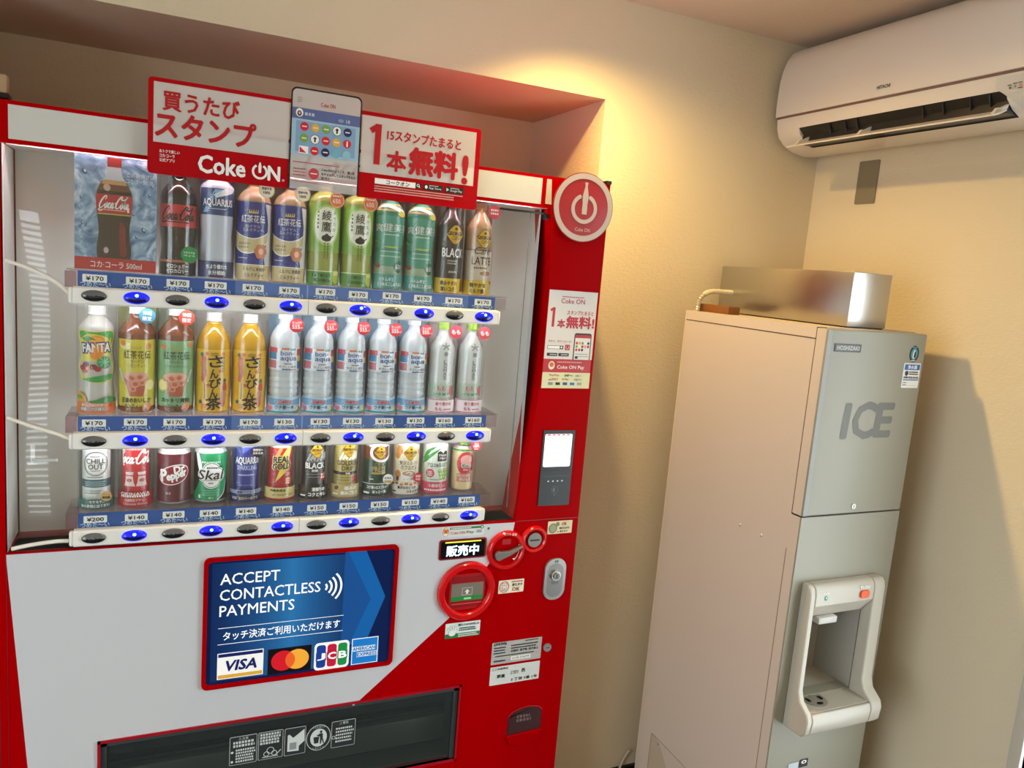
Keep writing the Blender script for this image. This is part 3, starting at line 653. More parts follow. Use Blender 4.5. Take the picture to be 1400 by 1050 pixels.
def hand(m, T):
    rect(m, T, -.0475, .0475, -.0205, -.0085, GRN, 1); hb = mat('eef4f0', .4); hd = mat('7f9a8c', .5)
    for k, (a, ln) in enumerate(((120, .010), (102, .014), (88, .0145), (74, .0125))):
        ca, sa = math.cos(math.radians(a)), math.sin(math.radians(a)); b = (-.036+k*.0045, -.001)
        stroke(m, T, [b, (b[0]+ca*ln, b[1]+sa*ln)], .0052, hd, 2, n=0); stroke(m, T, [b, (b[0]+ca*ln*.95, b[1]+sa*ln*.95)], .004, hb, 4, n=0)
    stroke(m, T, [(-.024, -.006), (-.016, .002)], .0052, hd, 2, n=0); stroke(m, T, [(-.024, -.006), (-.0165, .0015)], .004, hb, 4, n=0)
    ell(m, T, -.029, -.0065, .0105, .0085, hd, 2); ell(m, T, -.029, -.0065, .0097, .0078, hb, 4)
    tx(m, T, '濡れた¥1000札の', .015, .0135, .007, mat('1c4a5a', .5), w=.058, bold=.02, lay=3); lines(m, T, -.010, .042, .0045, 2, .0055, .0038, mat('3d5a58', .5), 3); lines(m, T, -.012, .044, -.012, 2, .005, .0032, WHT, 3)
sticker('caution_sticker', .7895, .885, -.8265, -.786, 'e4ece6', hand, 'white and green wet banknote notice')
def spec(m, T):
    tx(m, T, '(3030)', -.050, .0255, .009, INK, w=.036, bold=.03, lay=3); lines(m, T, .023, .066, .027, 1, .003, .003, INK, 3)
    lines(m, T, -.067, -.030, .0155, 3, .0075, .0035, INK, 3); lines(m, T, -.018, .062, .0175, 2, .0075, .0035, INK, 3); tx(m, T, '080 878 8781', .022, .002, .0065, INK, w=.078, bold=.02, lay=3)
    lines(m, T, -.062, .060, -.0085, 1, .005, .003, INK, 3); rect(m, T, -.016, .042, -.0245, -.0135, WHT, 2); tx(m, T, '0120-334299', .013, -.019, .006, INK, w=.050, lay=3); lines(m, T, -.065, -.03, -.022, 1, .005, .0045, INK, 3)
sticker('contact_sticker', .9245, 1.071, -.9185, -.856, 'b4b2b0', spec)
def addr(m, T):
    tx(m, T, 'ここの住所は', -.045, .019, .0065, INK, w=.047, bold=.02, lay=3); tx(m, T, '野嵐', -.041, -.002, .010, INK, w=.023, lay=3, bold=.02); tx(m, T, '区市町村', -.001, .004, .011, INK, w=.022, lay=3); tx(m, T, '西', .024, .006, .010, INK, bold=.02, lay=3)
    tx(m, T, '2 丁目 1番 1号', .028, -.0165, .008, INK, w=.078, lay=3, bold=.02)
sticker('address_sticker', .925, 1.071, -.9775, -.9255, 'd6dad8', addr)
# lock handle
m = MB(); T = FRONT(1.0905, -.692); MET = mat('a9a6a4', .3, .7)
m.prism(rpts(-.0315, .0315, -.058, .058, .029, 10), T, 0, .006, MET); poly(m, T, rpts(-.024, .024, -.050, .044, .023, 10), mat('8c8a88', .3, .7), 26)
tx(m, T, '4.5', .0, .0505, .0065, INK, lay=27, bold=.03)
vs = FRONT(1.0905, -.680); m.prism([(.014*math.cos(i*math.pi/14), .014*math.sin(i*math.pi/14)) for i in range(28)], vs, .006, .013, mat('c9c6c0', .2, .9)); m.prism([(.009*math.cos(i*math.pi/14), .009*math.sin(i*math.pi/14)) for i in range(28)], vs, .013, .016, mat('8a8884', .25, .9))
rect(m, vs, -.0012, .0012, -.006, .006, BLACK, 66); poly(m, vs, [(.010, -.026), (-.010, -.026), (-.012, -.016), (.012, -.016)], mat('7c7a76', .4, .6), 28)
m.build('lock_handle', VM, smooth=40, bevel=.001, label='grey metal lock plate with a keyhole')
m = MB(); T = FRONT(1.089, -.889); m.prism([(.0115*math.cos(i*math.pi/14), .0115*math.sin(i*math.pi/14)) for i in range(28)], T, 0, .004, mat('a8a6a6', .3, .6)); rect(m, T, -.005, .005, -.001, .001, BLACK, 18); m.build('service_keyhole', VM, smooth=40)
# change pocket
m = MB(); T = FRONT(0, 0); top = [(.989, -1.078)]+cat([(.989, -1.078), (1.003, -1.064), (1.042, -1.0545), (1.078, -1.060), (1.091, -1.073)], 5)
out = top+[(1.092, -1.140), (1.084, -1.155), (1.060, -1.163), (1.020, -1.164), (.998, -1.156), (.988, -1.140)]
poly(m, T, out, mat('5a070d', .35), 2); poly(m, T, [(.993, -1.078)]+[(u*.93+1.04*.07, v-.004) for u, v in top[1:]]+[(1.087, -1.128), (.993, -1.134)], mat('3f2024', .1, coat=.7), 4)
m.prism([(.987, -1.134), (1.093, -1.128), (1.092, -1.142), (1.084, -1.156), (1.060, -1.164), (1.020, -1.165), (.998, -1.157), (.988, -1.142)], T, .0, .007, RED)
stroke(m, T, top, .003, RTR, 8, n=0); lines(m, T, 1.015, 1.06, -1.082, 2, .011, .008, mat('6d5a58', .5), 5)
m.build('change_pocket', VM, smooth=30, bevel=.001)
# payment reader
m = MB(); T = FRONT(0, 0); GRY = mat('2a2d30', .35)
m.prism([(1.0205, -.485), (1.112, -.486), (1.1115, -.284), (1.019, -.283)], T, 0, .004, GRY); rect(m, T, 1.021, 1.111, -.391, -.389, BLACK, 17); rect(m, T, 1.0235, 1.109, -.406, -.405, mat('54585c', .4), 17)
for k in range(4): ell(m, T, 1.0445+k*.0135, -.419, .0028, .0022, mat('cfd4d6', .4), 18)
stroke(m, T, arc(1.066, -.443, .0095, 0, 360, 24), .0008, mat('6c7276', .4), 18, n=0); poly(m, T, [(1.060, -.445), (1.060, -.441), (1.066, -.437), (1.066, -.449)], mat('6c7276', .4), 18); ell(m, T, 1.066, -.457, .003, .003, mat('4c5256', .4), 18)
rd = m.build('card_reader', VM, smooth=0, label='dark grey card reader with a lit white screen')
m = MB(); m.prism(rpts(1.0245, 1.1035, -.380, -.293, .004), T, .004, .0047, mat('f6faff', .2, emit=1.35))
for k in range(5): rect(m, T, 1.030+k*.014, 1.040+k*.014, -.297, -.2935, mat('c03848', .3, emit=.7), 20)
for k in range(16):
    rect(m, T, 1.030+(k % 4)*.018, 1.040+(k % 4)*.018, -.310-(k//4)*.018, -.3075-(k//4)*.018, mat(random.choice(['b8c4d0', '7fc8e0', 'e8d860', 'c9ccd2']), .3, emit=.8), 20)
m.build('reader_screen', rd, smooth=0)
# poster on the right stile
m = MB(); T = FRONT(1.0715, -.011)
rect(m, T, -.0695, .070, -.0865, .088, mat('dcd8d2', .4), 2); rect(m, T, -.0695, .069, -.121, -.0865, mat('bd0a14', .35), 2); rect(m, T, -.0695, .0695, -.162, -.121, mat('dfe0b0', .4), 2)
lines(m, T, -.032, .034, .0725, 1, .003, .0025, TXR, 3); tx(m, T, 'Coke ON', .0, .062, .0125, TXR, w=.068, bold=.004)
stroke(m, T, [(-.0615, .0365), (-.053, .042)], .006, TXR, 4, n=0); stroke(m, T, [(-.052, .0445), (-.0525, -.0045)], .007, TXR, 4, n=0); tx(m, T, 'スタンプたまると', .024, .0335, .0105, TXR, w=.077, bold=.015); tx(m, T, '本', -.029, .0045, .021, TXR, bold=.03); tx(m, T, '無料!', .026, .009, .030, TXR, w=.080, bold=.035)
tx(m, T, '今すぐ、ダウンロード!', -.028, -.041, .006, TXR, w=.066, bold=.01); rect(m, T, -.062, -.017, -.061, -.052, INK, 3); rect(m, T, -.061, -.027, -.060, -.053, WHT, 4); ell(m, T, -.022, -.0562, .0025, .0025, WHT, 4); rrect(m, T, -.012, .002, -.063, -.049, .002, TXR, 3); stroke(m, T, arc(-.005, -.056, .004, 120, 420, 14), .001, WHT, 4, n=0)
for u in (-.062, -.029): rrect(m, T, u, u+.030, -.079, -.071, .001, INK, 3); lines(m, T, u+.008, u+.028, -.075, 1, .003, .002, WHT, 4)
m.prism([(.013, -.0865), (.063, -.0865)]+rpts(.013, .063, -.0865, -.018, .006)[:14], T, .0005, .0012, BLACK); rect(m, T, .0155, .0605, -.0865, -.0305, mat('e4e2de', .4), 6); rect(m, T, .0155, .0605, -.0305, -.0225, mat('b8101c', .4), 6)
for k in range(13): ell(m, T, .021+(k % 5)*.0085, -.0435-(k//5)*.0088, .0032, .0035, mat(dots[k], .5), 7)
lines(m, T, .019, .058, -.072, 2, .006, .002, mat('8a8a88', .5), 7); rect(m, T, .019, .027, -.084, -.078, INK, 7)
ell(m, T, -.046, -.103, .009, .011, mat('f0e0c8', .4), 4); ell(m, T, -.046, -.101, .006, .006, mat('c07028', .4), 5); tx(m, T, 'Coke ON Pay', .010, -.108, .0115, WHT, w=.079, bold=.012); lines(m, T, -.030, .046, -.094, 1, .003, .003, mat('e6b0a8', .5), 4)
for i, (u, v, wd, s, c) in enumerate(((-.035, -.1285, .028, 'PayPay', 'c03028'), (.0, -.1285, .012, 'LINE', '1c1c1c'), (.012, -.1285, .012, 'Pay', '1f8a44'), (.035, -.1285, .016, 'd払い', '7c8494'), (-.037, -.139, .027, 'auPAY', 'c8483c'), (-.002, -.139, .018, 'R Pay', 'b8202c'), (.034, -.139, .022, 'メルペイ', 'a03028'))):
    tx(m, T, s, u, v, .0055, mat(c, .5), w=wd, bold=.02)
for k, c in enumerate(('8890a0', '3a2020', '305890', '2a78c0', 'a8a8a8')): rect(m, T, -.051+k*.021, -.038+k*.021, -.1535, -.1465, mat(c, .5), 4)
m.build('stamp_poster', VM, smooth=0, label='white, red and yellow app poster')
# delivery bin
m = MB(); T = FRONT(0, 0); dg = mat('4c5252', .35)
for a in ((BX0-.006, BX0, BZ0-.006, BZ1+.006), (BX1, BX1+.005, BZ0-.006, BZ1+.006), (BX0-.006, BX1+.005, BZ1, BZ1+.006), (BX0-.006, BX1+.005, BZ0-.006, BZ0)): m.box(a[0], a[1], -.004, .01, a[2], a[3], mat('a00a1c', .3))
for a in ((BX0, BX0+.012, BZ0, BZ1), (BX1-.012, BX1, BZ0, BZ1), (BX0, BX1, BZ1-.012, BZ1)): m.box(a[0], a[1], .004, .02, a[2], a[3], mat('3c4446', .3))
bn = m.build('delivery_bin', VM, smooth=0)
m = MB()
m.box(BX0, BX1, .085, .0875, BZ0, BZ1, dg); m.box(BX0, BX1, .02, .085, BZ1-.003, BZ1, dg); m.box(BX0, BX1, .02, .085, BZ0, BZ0+.003, mat('5c5a56', .4)); m.box(BX0, BX0+.003, .02, .085, BZ0, BZ1, dg); m.box(BX1-.003, BX1, .02, .085, BZ0, BZ1, dg)
m.box(BX0+.01, BX1-.01, .060, .084, BZ0+.02, BZ0+.095, mat('8c8a84', .3, .5), .008); m.box(BX0+.01, BX1-.01, .070, .084, BZ0+.11, BZ0+.118, mat('111314', .3)); m.build('bin_liner', bn, smooth=30)
m = MB(); m.box(BX0+.003, BX1-.003, .006, .009, BZ0+.002, BZ1-.004, clear('smoked_flap', (.66, .70, .70), 1.5, .03, .10, '6a7474')); m.build('bin_flap', bn, smooth=0)
m = MB(); T = FRONT(0, 0, .0055); LW = mat('d4dad8', .5); DKP = mat('2c3234', .4)
def frame(u0, u1, v0, v1):
    rrect(m, T, u0, u1, v0, v1, .003, LW, 1); rrect(m, T, u0+.001, u1-.001, v0+.001, v1-.001, .002, DKP, 2)
frame(.278, .339, -1.079, -1.007); tx(m, T, '⚠注意', .308, -1.0135, .007, LW, w=.022, lay=4); lines(m, T, .286, .336, -1.0225, 2, .0085, .006, LW); lines(m, T, .292, .336, -1.042, 5, .0072, .0045, LW)
for v in (-1.046, -1.07): ell(m, T, .284, v, .003, .003, LW, 3)
frame(.342, .3985, -1.078, -1.007); lines(m, T, .346, .396, -1.0135, 4, .0075, .0055, LW); stroke(m, T, arc(.370, -1.056, .008, 0, 360), .0015, LW, 4, n=0); stroke(m, T, arc(.361, -1.064, .006, 0, 360), .0015, LW, 4, n=0); stroke(m, T, arc(.379, -1.064, .006, 0, 360), .0015, LW, 4, n=0); stroke(m, T, [(.352, -1.072), (.388, -1.072)], .0018, LW, 4, n=0); stroke(m, T, [(.383, -1.07), (.394, -1.058)], .0018, LW, 4, n=0)
frame(.402, .4515, -1.079, -1.008); poly(m, T, [(.409, -1.068), (.409, -1.026), (.413, -1.024), (.422, -1.034), (.448, -1.015), (.449, -1.046), (.436, -1.057), (.436, -1.070)], LW, 4); poly(m, T, [(.414, -1.064), (.414, -1.046), (.430, -1.046), (.430, -1.064)], mat('8d9896', .5), 5)
ell(m, T, .4825, -1.045, .0295, .034, LW, 1); ell(m, T, .4825, -1.045, .028, .0325, DKP, 2); ell(m, T, .4825, -1.045, .020, .0235, LW, 3)
tx(m, T, 'りさいくる', .4825, -1.0725, .006, LW, w=.028, lay=4); tx(m, T, 'のんだあとは', .4825, -1.0165, .006, LW, w=.030, lay=4)
poly(m, T, [(.472, -1.059), (.482, -1.059), (.484, -1.042), (.470, -1.042)], DKP, 5); ell(m, T, .488, -1.030, .003, .0035, DKP, 5); poly(m, T, [(.486, -1.062), (.4885, -1.062), (.4905, -1.050), (.494, -1.062), (.4965, -1.062), (.4925, -1.046), (.4925, -1.035), (.486, -1.034), (.478, -1.039), (.478, -1.0365), (.486, -1.042)], DKP, 5)
frame(.5135, .572, -1.080, -1.010); tx(m, T, '⚠警告', .543, -1.0165, .007, LW, w=.022, lay=4); lines(m, T, .524, .569, -1.030, 5, .0085, .0045, LW); stroke(m, T, arc(.519, -1.052, .004, 0, 360), .0012, LW, 4, n=0)
m.build('bin_stickers', bn, smooth=0)
# unidentified beige device standing on the machine's top at the left
t = thing('beige_block', (-.185, .05, .354), 'small beige block with a black foot on top of the machine', 'block')
m = MB(); m.box(-.205, -.143, .02, .06, .3545, .364, BLACK, .001); m.build('foot', t); m = MB(); m.box(-.203, -.146, .022, .058, .3642, .398, mat('a88a68', .6), .003); m.build('block', t)

# ================================================================== drinks on display
SHZ = (.0503, -.2422, -.4462)
RS = .0368
def J(s): return mat(s, .38, coat=.2)
def drink(row, i, name, label, group=None, cat_='drink'):
    t = thing(name, (colx(i), .0585, SHZ[row]), label, cat_, group)
    t_c = (colx(i), .0585, SHZ[row])
    return t, t_c
def body(t, c, prof, m, name='bottle', n=36):
    b = MB(); b.lathe([(zm(z), r*KR[0]) for z, r in prof], c, m, n); return b.build(name, t, smooth=50)
def wrap(b, c, R, z0, z1, m, half=1.75, prof=None, off=.0004, n=24, k_=None):
    """a printed band round the front of a body"""
    T = CYL(c, R, prof, k_); k = 1 if not prof else 10; vs = []; fs = []
    for j in range(k+1):
        for a in range(n+1): vs.append(T(R*(-half+2*half*a/n), z0+(z1-z0)*j/k, off))
    for j in range(k):
        for a in range(n): fs.append([j*(n+1)+a, j*(n+1)+a+1, (j+1)*(n+1)+a+1, (j+1)*(n+1)+a])
    b.add(vs, fs, m); return T
def capped(t, c, z, r, h, m):
    b = MB(); r *= KR[0]; z = zm(z); h = min(h, .2215-z) if c[2] > 0 else h
    b.lathe([(z, r*1.04), (z+.003, r*1.04), (z+.0035, r), (z+h-.0015, r), (z+h, r-.0015), (z+h, 0)], c, m, 32); b.build('cap', t, smooth=35)
def sleeve(t, c, h, backcol=None, half=1.9, r=None):
    r = r or RS
    if backcol:
        b = MB(); k = [math.pi-1.35+2.7*a/20 for a in range(21)]
        vs = [(c[0]+(r-.001)*math.sin(a), c[1]-(r-.001)*math.cos(a), c[2]+z) for z in (0, h) for a in k]
        b.add(vs, [[a, a+1, 22+a, 21+a] for a in range(20)], backcol); b.build('backing_card', t, smooth=60)
    b = MB(); k = [-half+2*half*a/32 for a in range(33)]
    vs = [(c[0]+r*math.sin(a), c[1]-r*math.cos(a), c[2]+z) for z in (0, h) for a in k]
    b.add(vs, [[a, a+1, 34+a, 33+a] for a in range(32)], SLEEVE); b.build('clear_sleeve', t, smooth=60)
def base_sign(t, c, h, m, draw, half=1.35, r=None, top=None):
    r = r or RS-.0007; b = MB(); T = wrap(b, c, r, 0, h, m, half, k_=1.); draw(b, T); return b.build('sign_card', t, smooth=60)
def badge(t, c, u, v, r, m, draw, y=-.0374):
    b = MB(); T = FRONT(c[0]+u, c[2]+v, c[1]+y); n = 28
    b.prism([(r*math.cos(2*math.pi*i/n), r*math.sin(2*math.pi*i/n)) for i in range(n)], T, -.0006, 0, m); draw(b, T); return b.build('round_sticker', t, smooth=0)
INKD = mat('1a1410', .45); NAVY = mat('1c2468', .4); WH = mat('eceae4', .45)
def diamond(b, T, u, v, r):
    poly(b, T, [(u+r*1.02, v), (u+r*.25, v+r*.92), (u, v+r*1.02), (u-r*.25, v+r*.92), (u-r*1.02, v), (u-r*.25, v-r*.92), (u, v-r*1.02), (u+r*.25, v-r*.92)], INKD, 3)
    k = .92; poly(b, T, [(u+r*.95, v), (u+r*.25, v+r*.84), (u, v+r*.94), (u-r*.25, v+r*.84), (u-r*.95, v), (u-r*.25, v-r*.84), (u, v-r*.94), (u+r*.25, v-r*.84)], mat('d8a818', .4), 4)
    tx(b, T, 'GEORGIA', u, v+r*.10, r*.34, INKD, w=r*1.6, bold=.03, lay=6); tx(b, T, 'Coffee', u+r*.05, v-r*.32, r*.38, INKD, w=r*.85, shear=.3, rot=.12, lay=6)
    rect(b, T, u-r*.14, u+r*.14, v+r*.45, v+r*.62, INKD, 6); rect(b, T, u-r*.06, u+r*.06, v+r*.62, v+r*.7, INKD, 6)

# --- top row: poster over two columns
t = thing('picture_card', (.0365, .03, SHZ[0]), 'blue ice picture card of a cola bottle at the left end of the top row', 'card')
m = MB(); T = FRONT(0, SHZ[0], .029); a0, a1 = -.0375, .1085
def ramp(pts): return pts
icem = bpy.data.materials.new('printed_ice'); icem.use_nodes = True; nt = icem.node_tree; bs = nt.nodes['Principled BSDF']; bs.inputs['Roughness'].default_value = .3
tc = nt.nodes.new('ShaderNodeTexCoord'); vo = nt.nodes.new('ShaderNodeTexNoise'); vo.inputs['Scale'].default_value = 26; vo.inputs['Detail'].default_value = 3; vo.inputs['Distortion'].default_value = 2.2
cr = nt.nodes.new('ShaderNodeValToRGB'); e = cr.color_ramp; e.elements[0].position = .32; e.elements[0].color = (*hexc('44688f'), 1); e.elements[1].position = .72; e.elements[1].color = (*hexc('d4e2ec'), 1)
x = e.elements.new(.5); x.color = (*hexc('86a6c4'), 1)
nt.links.new(tc.outputs['Object'], vo.inputs['Vector']); nt.links.new(vo.outputs['Fac'], cr.inputs['Fac']); nt.links.new(cr.outputs['Color'], bs.inputs['Base Color'])
m.box(a0, a1, .029, .0305, SHZ[0], SHZ[0]+.2215, icem)
rect(m, T, a0, a1, 0, .0245, mat('b81420', .35), 2); tx(m, T, 'コカ·コーラ 500ml', .0365, .0115, .0125, WH, w=.092, bold=.008, lay=4)
for k, s in enumerate(('この爽快さは', 'コカ·コーラだけ。')): tx(m, T, s, .079, .191-k*.0115, .0085, WH, w=.050, lay=3)
bp2 = [(.0245, .0285), (.045, .0295), (.062, .027), (.082, .0265), (.105, .0295), (.128, .031), (.146, .029), (.160, .0225), (.172, .0145), (.181, .0118), (.192, .0118)]
bp2 = [(.0245+(z-.0245)*1.09, r*1.04) for z, r in bp2]; sm = cat(bp2, 5); bx = .032
def outl(z0, z1, k=1., dx=0): return [(bx+dx+r*k, z) for z, r in sm if z0 <= z <= z1]+[(bx+dx-r*k, z) for z, r in sm[::-1] if z0 <= z <= z1]
COLA = mat('2a110c', .25, coat=.4)
poly(m, T, outl(0, .215), mat('c4ccd2', .3), 2); poly(m, T, outl(0, .176), COLA, 3); poly(m, T, outl(.156, .176), mat('6b3a20', .3), 4); poly(m, T, outl(.168, .178, .92), mat('c89a68', .35), 5)
poly(m, T, cat([(bx+.010, .03), (bx+.023, .032), (bx+.021, .06), (bx+.020, .085), (bx+.012, .098), (bx+.009, .07), (bx+.010, .03)], 5), mat('7a1210', .3), 4); ell(m, T, bx-.014, .040, .0045, .006, mat('c9b6b0', .3), 5); ell(m, T, bx-.013, .163, .006, .007, mat('c9a890', .3), 5, rot=.5)
rect(m, T, bx-.0125, bx+.0125, .203, .2205, mat('a81822', .35), 4)
for k in range(9): rect(m, T, bx-.0112+k*.0026, bx-.0104+k*.0026, .205, .2195, mat('8a121a', .4), 5)
poly(m, T, outl(.110, .150), mat('b81a22', .35), 6); rect(m, T, bx-.029, bx+.0295, .110, .1125, mat('a4b84a', .4), 7); script(m, T, bx-.0005, .1335, .024, WH, 8, w=.054); rect(m, T, bx-.022, bx+.020, .1185, .1205, mat('e0a8a4', .4), 8); rrect(m, T, bx+.023, bx+.027, .117, .125, .001, WH, 8)
for (u, v, rr) in ((-.020, .19, .006), (.085, .085, .0055), (.072, .07, .003), (-.024, .09, .003), (.095, .155, .003), (.066, .115, .003), (-.026, .14, .003), (.10, .172, .003)): ell(m, T, u, v, rr*.65, rr, mat('3e5f80', .2, coat=.6), 2, rot=.4); ell(m, T, u+.0008, v+.001, rr*.35, rr*.55, mat('c9dce8', .2), 3, rot=.4)
m.build('printed_card', t, smooth=0)
sleeve_c = (.0355, .0585, SHZ[0])
m = MB(); m.box(a0-.001, a1+.001, .0255, .0265, SHZ[0], SHZ[0]+.2215, SLEEVE); m.build('clear_cover', t, smooth=0)

KR[0] = 1.07
KZ[0] = (.127, 1.13, .2215, .2215)
# --- dark cola bottle with the red label
t, c = drink(0, 2, 'drink_bottle', 'black cola bottle with a red label and green sticker, top row beside the ice picture')
pr = [(0, .028), (.004, .0325)]+cat([(.03, .0325), (.055, .0305), (.085, .0335), (.125, .0335), (.150, .0325), (.170, .025), (.188, .0145), (.197, .0125), (.205, .0125)], 6)
body(t, c, pr, mat('1c0d0a', .12, coat=.6)); capped(t, c, .205, .0145, .0165, BLACK)
b = MB(); T = wrap(b, c, .0335, .087, .127, mat('c02a2a', .35), 1.6, pr); script(b, T, -.001, .110, .024, INKD, 6, w=.062); rect(b, T, -.018, .018, .0945, .0965, INKD, 4); b.build('label', t, smooth=60)
def d(b, T):
    rect(b, T, -.044, .044, .026, .031, mat('a4603c', .4), 2); tx(b, T, 'ゼロシュガー', -.001, .0185, .0085, WH, w=.042, bold=.015); tx(b, T, 'ゼロカロリー', -.001, .0085, .0085, WH, w=.042, bold=.015)
base_sign(t, c, .031, mat('1c1816', .3), d)
badge(t, c, .0215, .0435, .0165, mat('1f8a4a', .4), lambda b, T: [tx(b, T, s, 0, .004-k*.0062, .0046, WH, w=.022, bold=.02, lay=2) for k, s in enumerate(('リサイクル', 'ペット'))])
sleeve(t, c, .2215)
KZ[0] = (.168, 1.10, .2215, .2215)
# --- sports drink
t, c = drink(0, 3, 'drink_bottle', 'pale blue-white sports drink bottle with navy label, top row, fourth column')
pr = [(0, .028), (.004, .0315)]+cat([(.05, .0315), (.08, .029), (.105, .031), (.165, .0315), (.182, .027), (.198, .0150), (.208, .0125)], 6)
body(t, c, pr, mat('c3c8d4', .3)); capped(t, c, .208, .0145, .0135, mat('2a4a9a', .4))
b = MB(); T = wrap(b, c, .0315, .118, .168, mat('2b3f72', .4), 1.3, pr)
poly(b, T, [(-.03, .122), (-.02, .122), (.008, .166), (-.006, .166)], mat('7fb0d8', .4), 2); poly(b, T, [(-.004, .150), (.032, .162), (.036, .168), (.012, .168), (-.008, .156)], mat('dfe3ea', .4), 2)
rect(b, T, -.033, .034, .133, .148, mat('2b3f72', .4), 3); tx(b, T, 'AQUARIUS', .0, .1405, .0155, WH, w=.058, bold=.012, lay=5); rect(b, T, -.014, .016, .129, .1305, mat('a8b6d0', .4), 4); b.build('label', t, smooth=60)
base_sign(t, c, .034, mat('2a3566', .35), lambda b, T: (tx(b, T, '水より優れた', .0, .023, .0095, WH, w=.042, bold=.015), tx(b, T, '水分補給', .0, .0105, .0095, WH, w=.034, bold=.015)))
sleeve(t, c, .2215, mat('d2d4dc', .5))
KZ[0] = (.150, 1.10, .213, .2215)
# --- milk tea pair
CRE = mat('d2c090', .45)
for q, i in enumerate((4, 5)):
    t, c = drink(0, i, 'drink_bottle', ('navy and gold milk tea bottle, left one of the pair in the top row', 'navy and gold milk tea bottle, right one of the pair in the top row')[q], 'milk tea bottles in the top row')
    pr = [(0, .028), (.004, .0332)]+cat([(.05, .0332), (.140, .0332), (.155, .0325), (.172, .024), (.184, .0145), (.192, .0125)], 6)
    body(t, c, pr, mat('a88a68', .25)); capped(t, c, .192, .0143, .021, mat('1f2a80', .4))
    b = MB(); T = wrap(b, c, .0332, .030, .150, mat('2a2f80', .38), 1.75, pr)
    sw = [(-.046, .093), (-.025, .083), (-.002, .079), (.018, .086), (.030, .094)]; up_ = cat(sw, 5); dn_ = [(u, v-.024+.006*math.sin(u*60)) for u, v in up_]
    poly(b, T, up_+dn_[::-1], CRE, 2); stroke(b, T, [(u, v+.001) for u, v in up_], .002, WH, 3, n=0); stroke(b, T, dn_, .0025, WH, 3, n=0)
    poly(b, T, [(.020, .148), (.040, .146), (.044, .03), (.022, .03), (.018, .05), (.026, .075), (.028, .11)], mat('dcdad4', .4), 4)
    tx(b, T, '紅茶花伝', -.004, .1175, .0145, WH, w=.047, bold=.004); tx(b, T, 'ロイヤル', -.004, .1035, .006, mat('c9c2d4', .4)); tx(b, T, 'ミルクティー', -.004, .096, .006, mat('c9c2d4', .4))
    for k in range(5): poly(b, T, [(-.0125+k*.0035, .128), (-.009+k*.0035, .128), (-.0115+k*.0042, .136)], mat('e0c060', .35), 5)
    for k in range(6): a = k*math.pi/3; ell(b, T, .012+.0065*math.cos(a), .056+.0075*math.sin(a), .0065, .0075, mat('c47a54', .4), 6)
    ell(b, T, .012, .056, .005, .006, mat('e0b08a', .4), 7); lines(b, T, -.032, -.008, .070, 2, .007, .004, mat('9a8654', .4), 4); lines(b, T, -.034, -.012, .042, 1, .007, .002, mat('c9c2d4', .4), 4)
    b.build('label', t, smooth=60)
    base_sign(t, c, .0335, CRE, lambda b, T: (tx(b, T, 'ミルクに本気の', 0, .0235, .0088, INKD, w=.046, bold=.008), tx(b, T, 'ミルクティー', .0, .0105, .0088, INKD, w=.040, bold=.008), rect(b, T, -.046, .046, .032, .0335, WH, 2)))
    def d(b, T):
        stroke(b, T, arc(0, 0, .0152, 0, 360, 28), .0016, mat('d8c878', .4), 2, n=0); tx(b, T, '国産牛乳', 0, .003, .0056, INKD, w=.020, bold=.02); tx(b, T, '100%', 0, -.0055, .0056, INKD, w=.014, bold=.02)
    badge(t, c, .021, .192, .0165, mat('efe9d2', .4), d); sleeve(t, c, .2215)
KZ[0] = (.152, 1.17, .220, .2215)
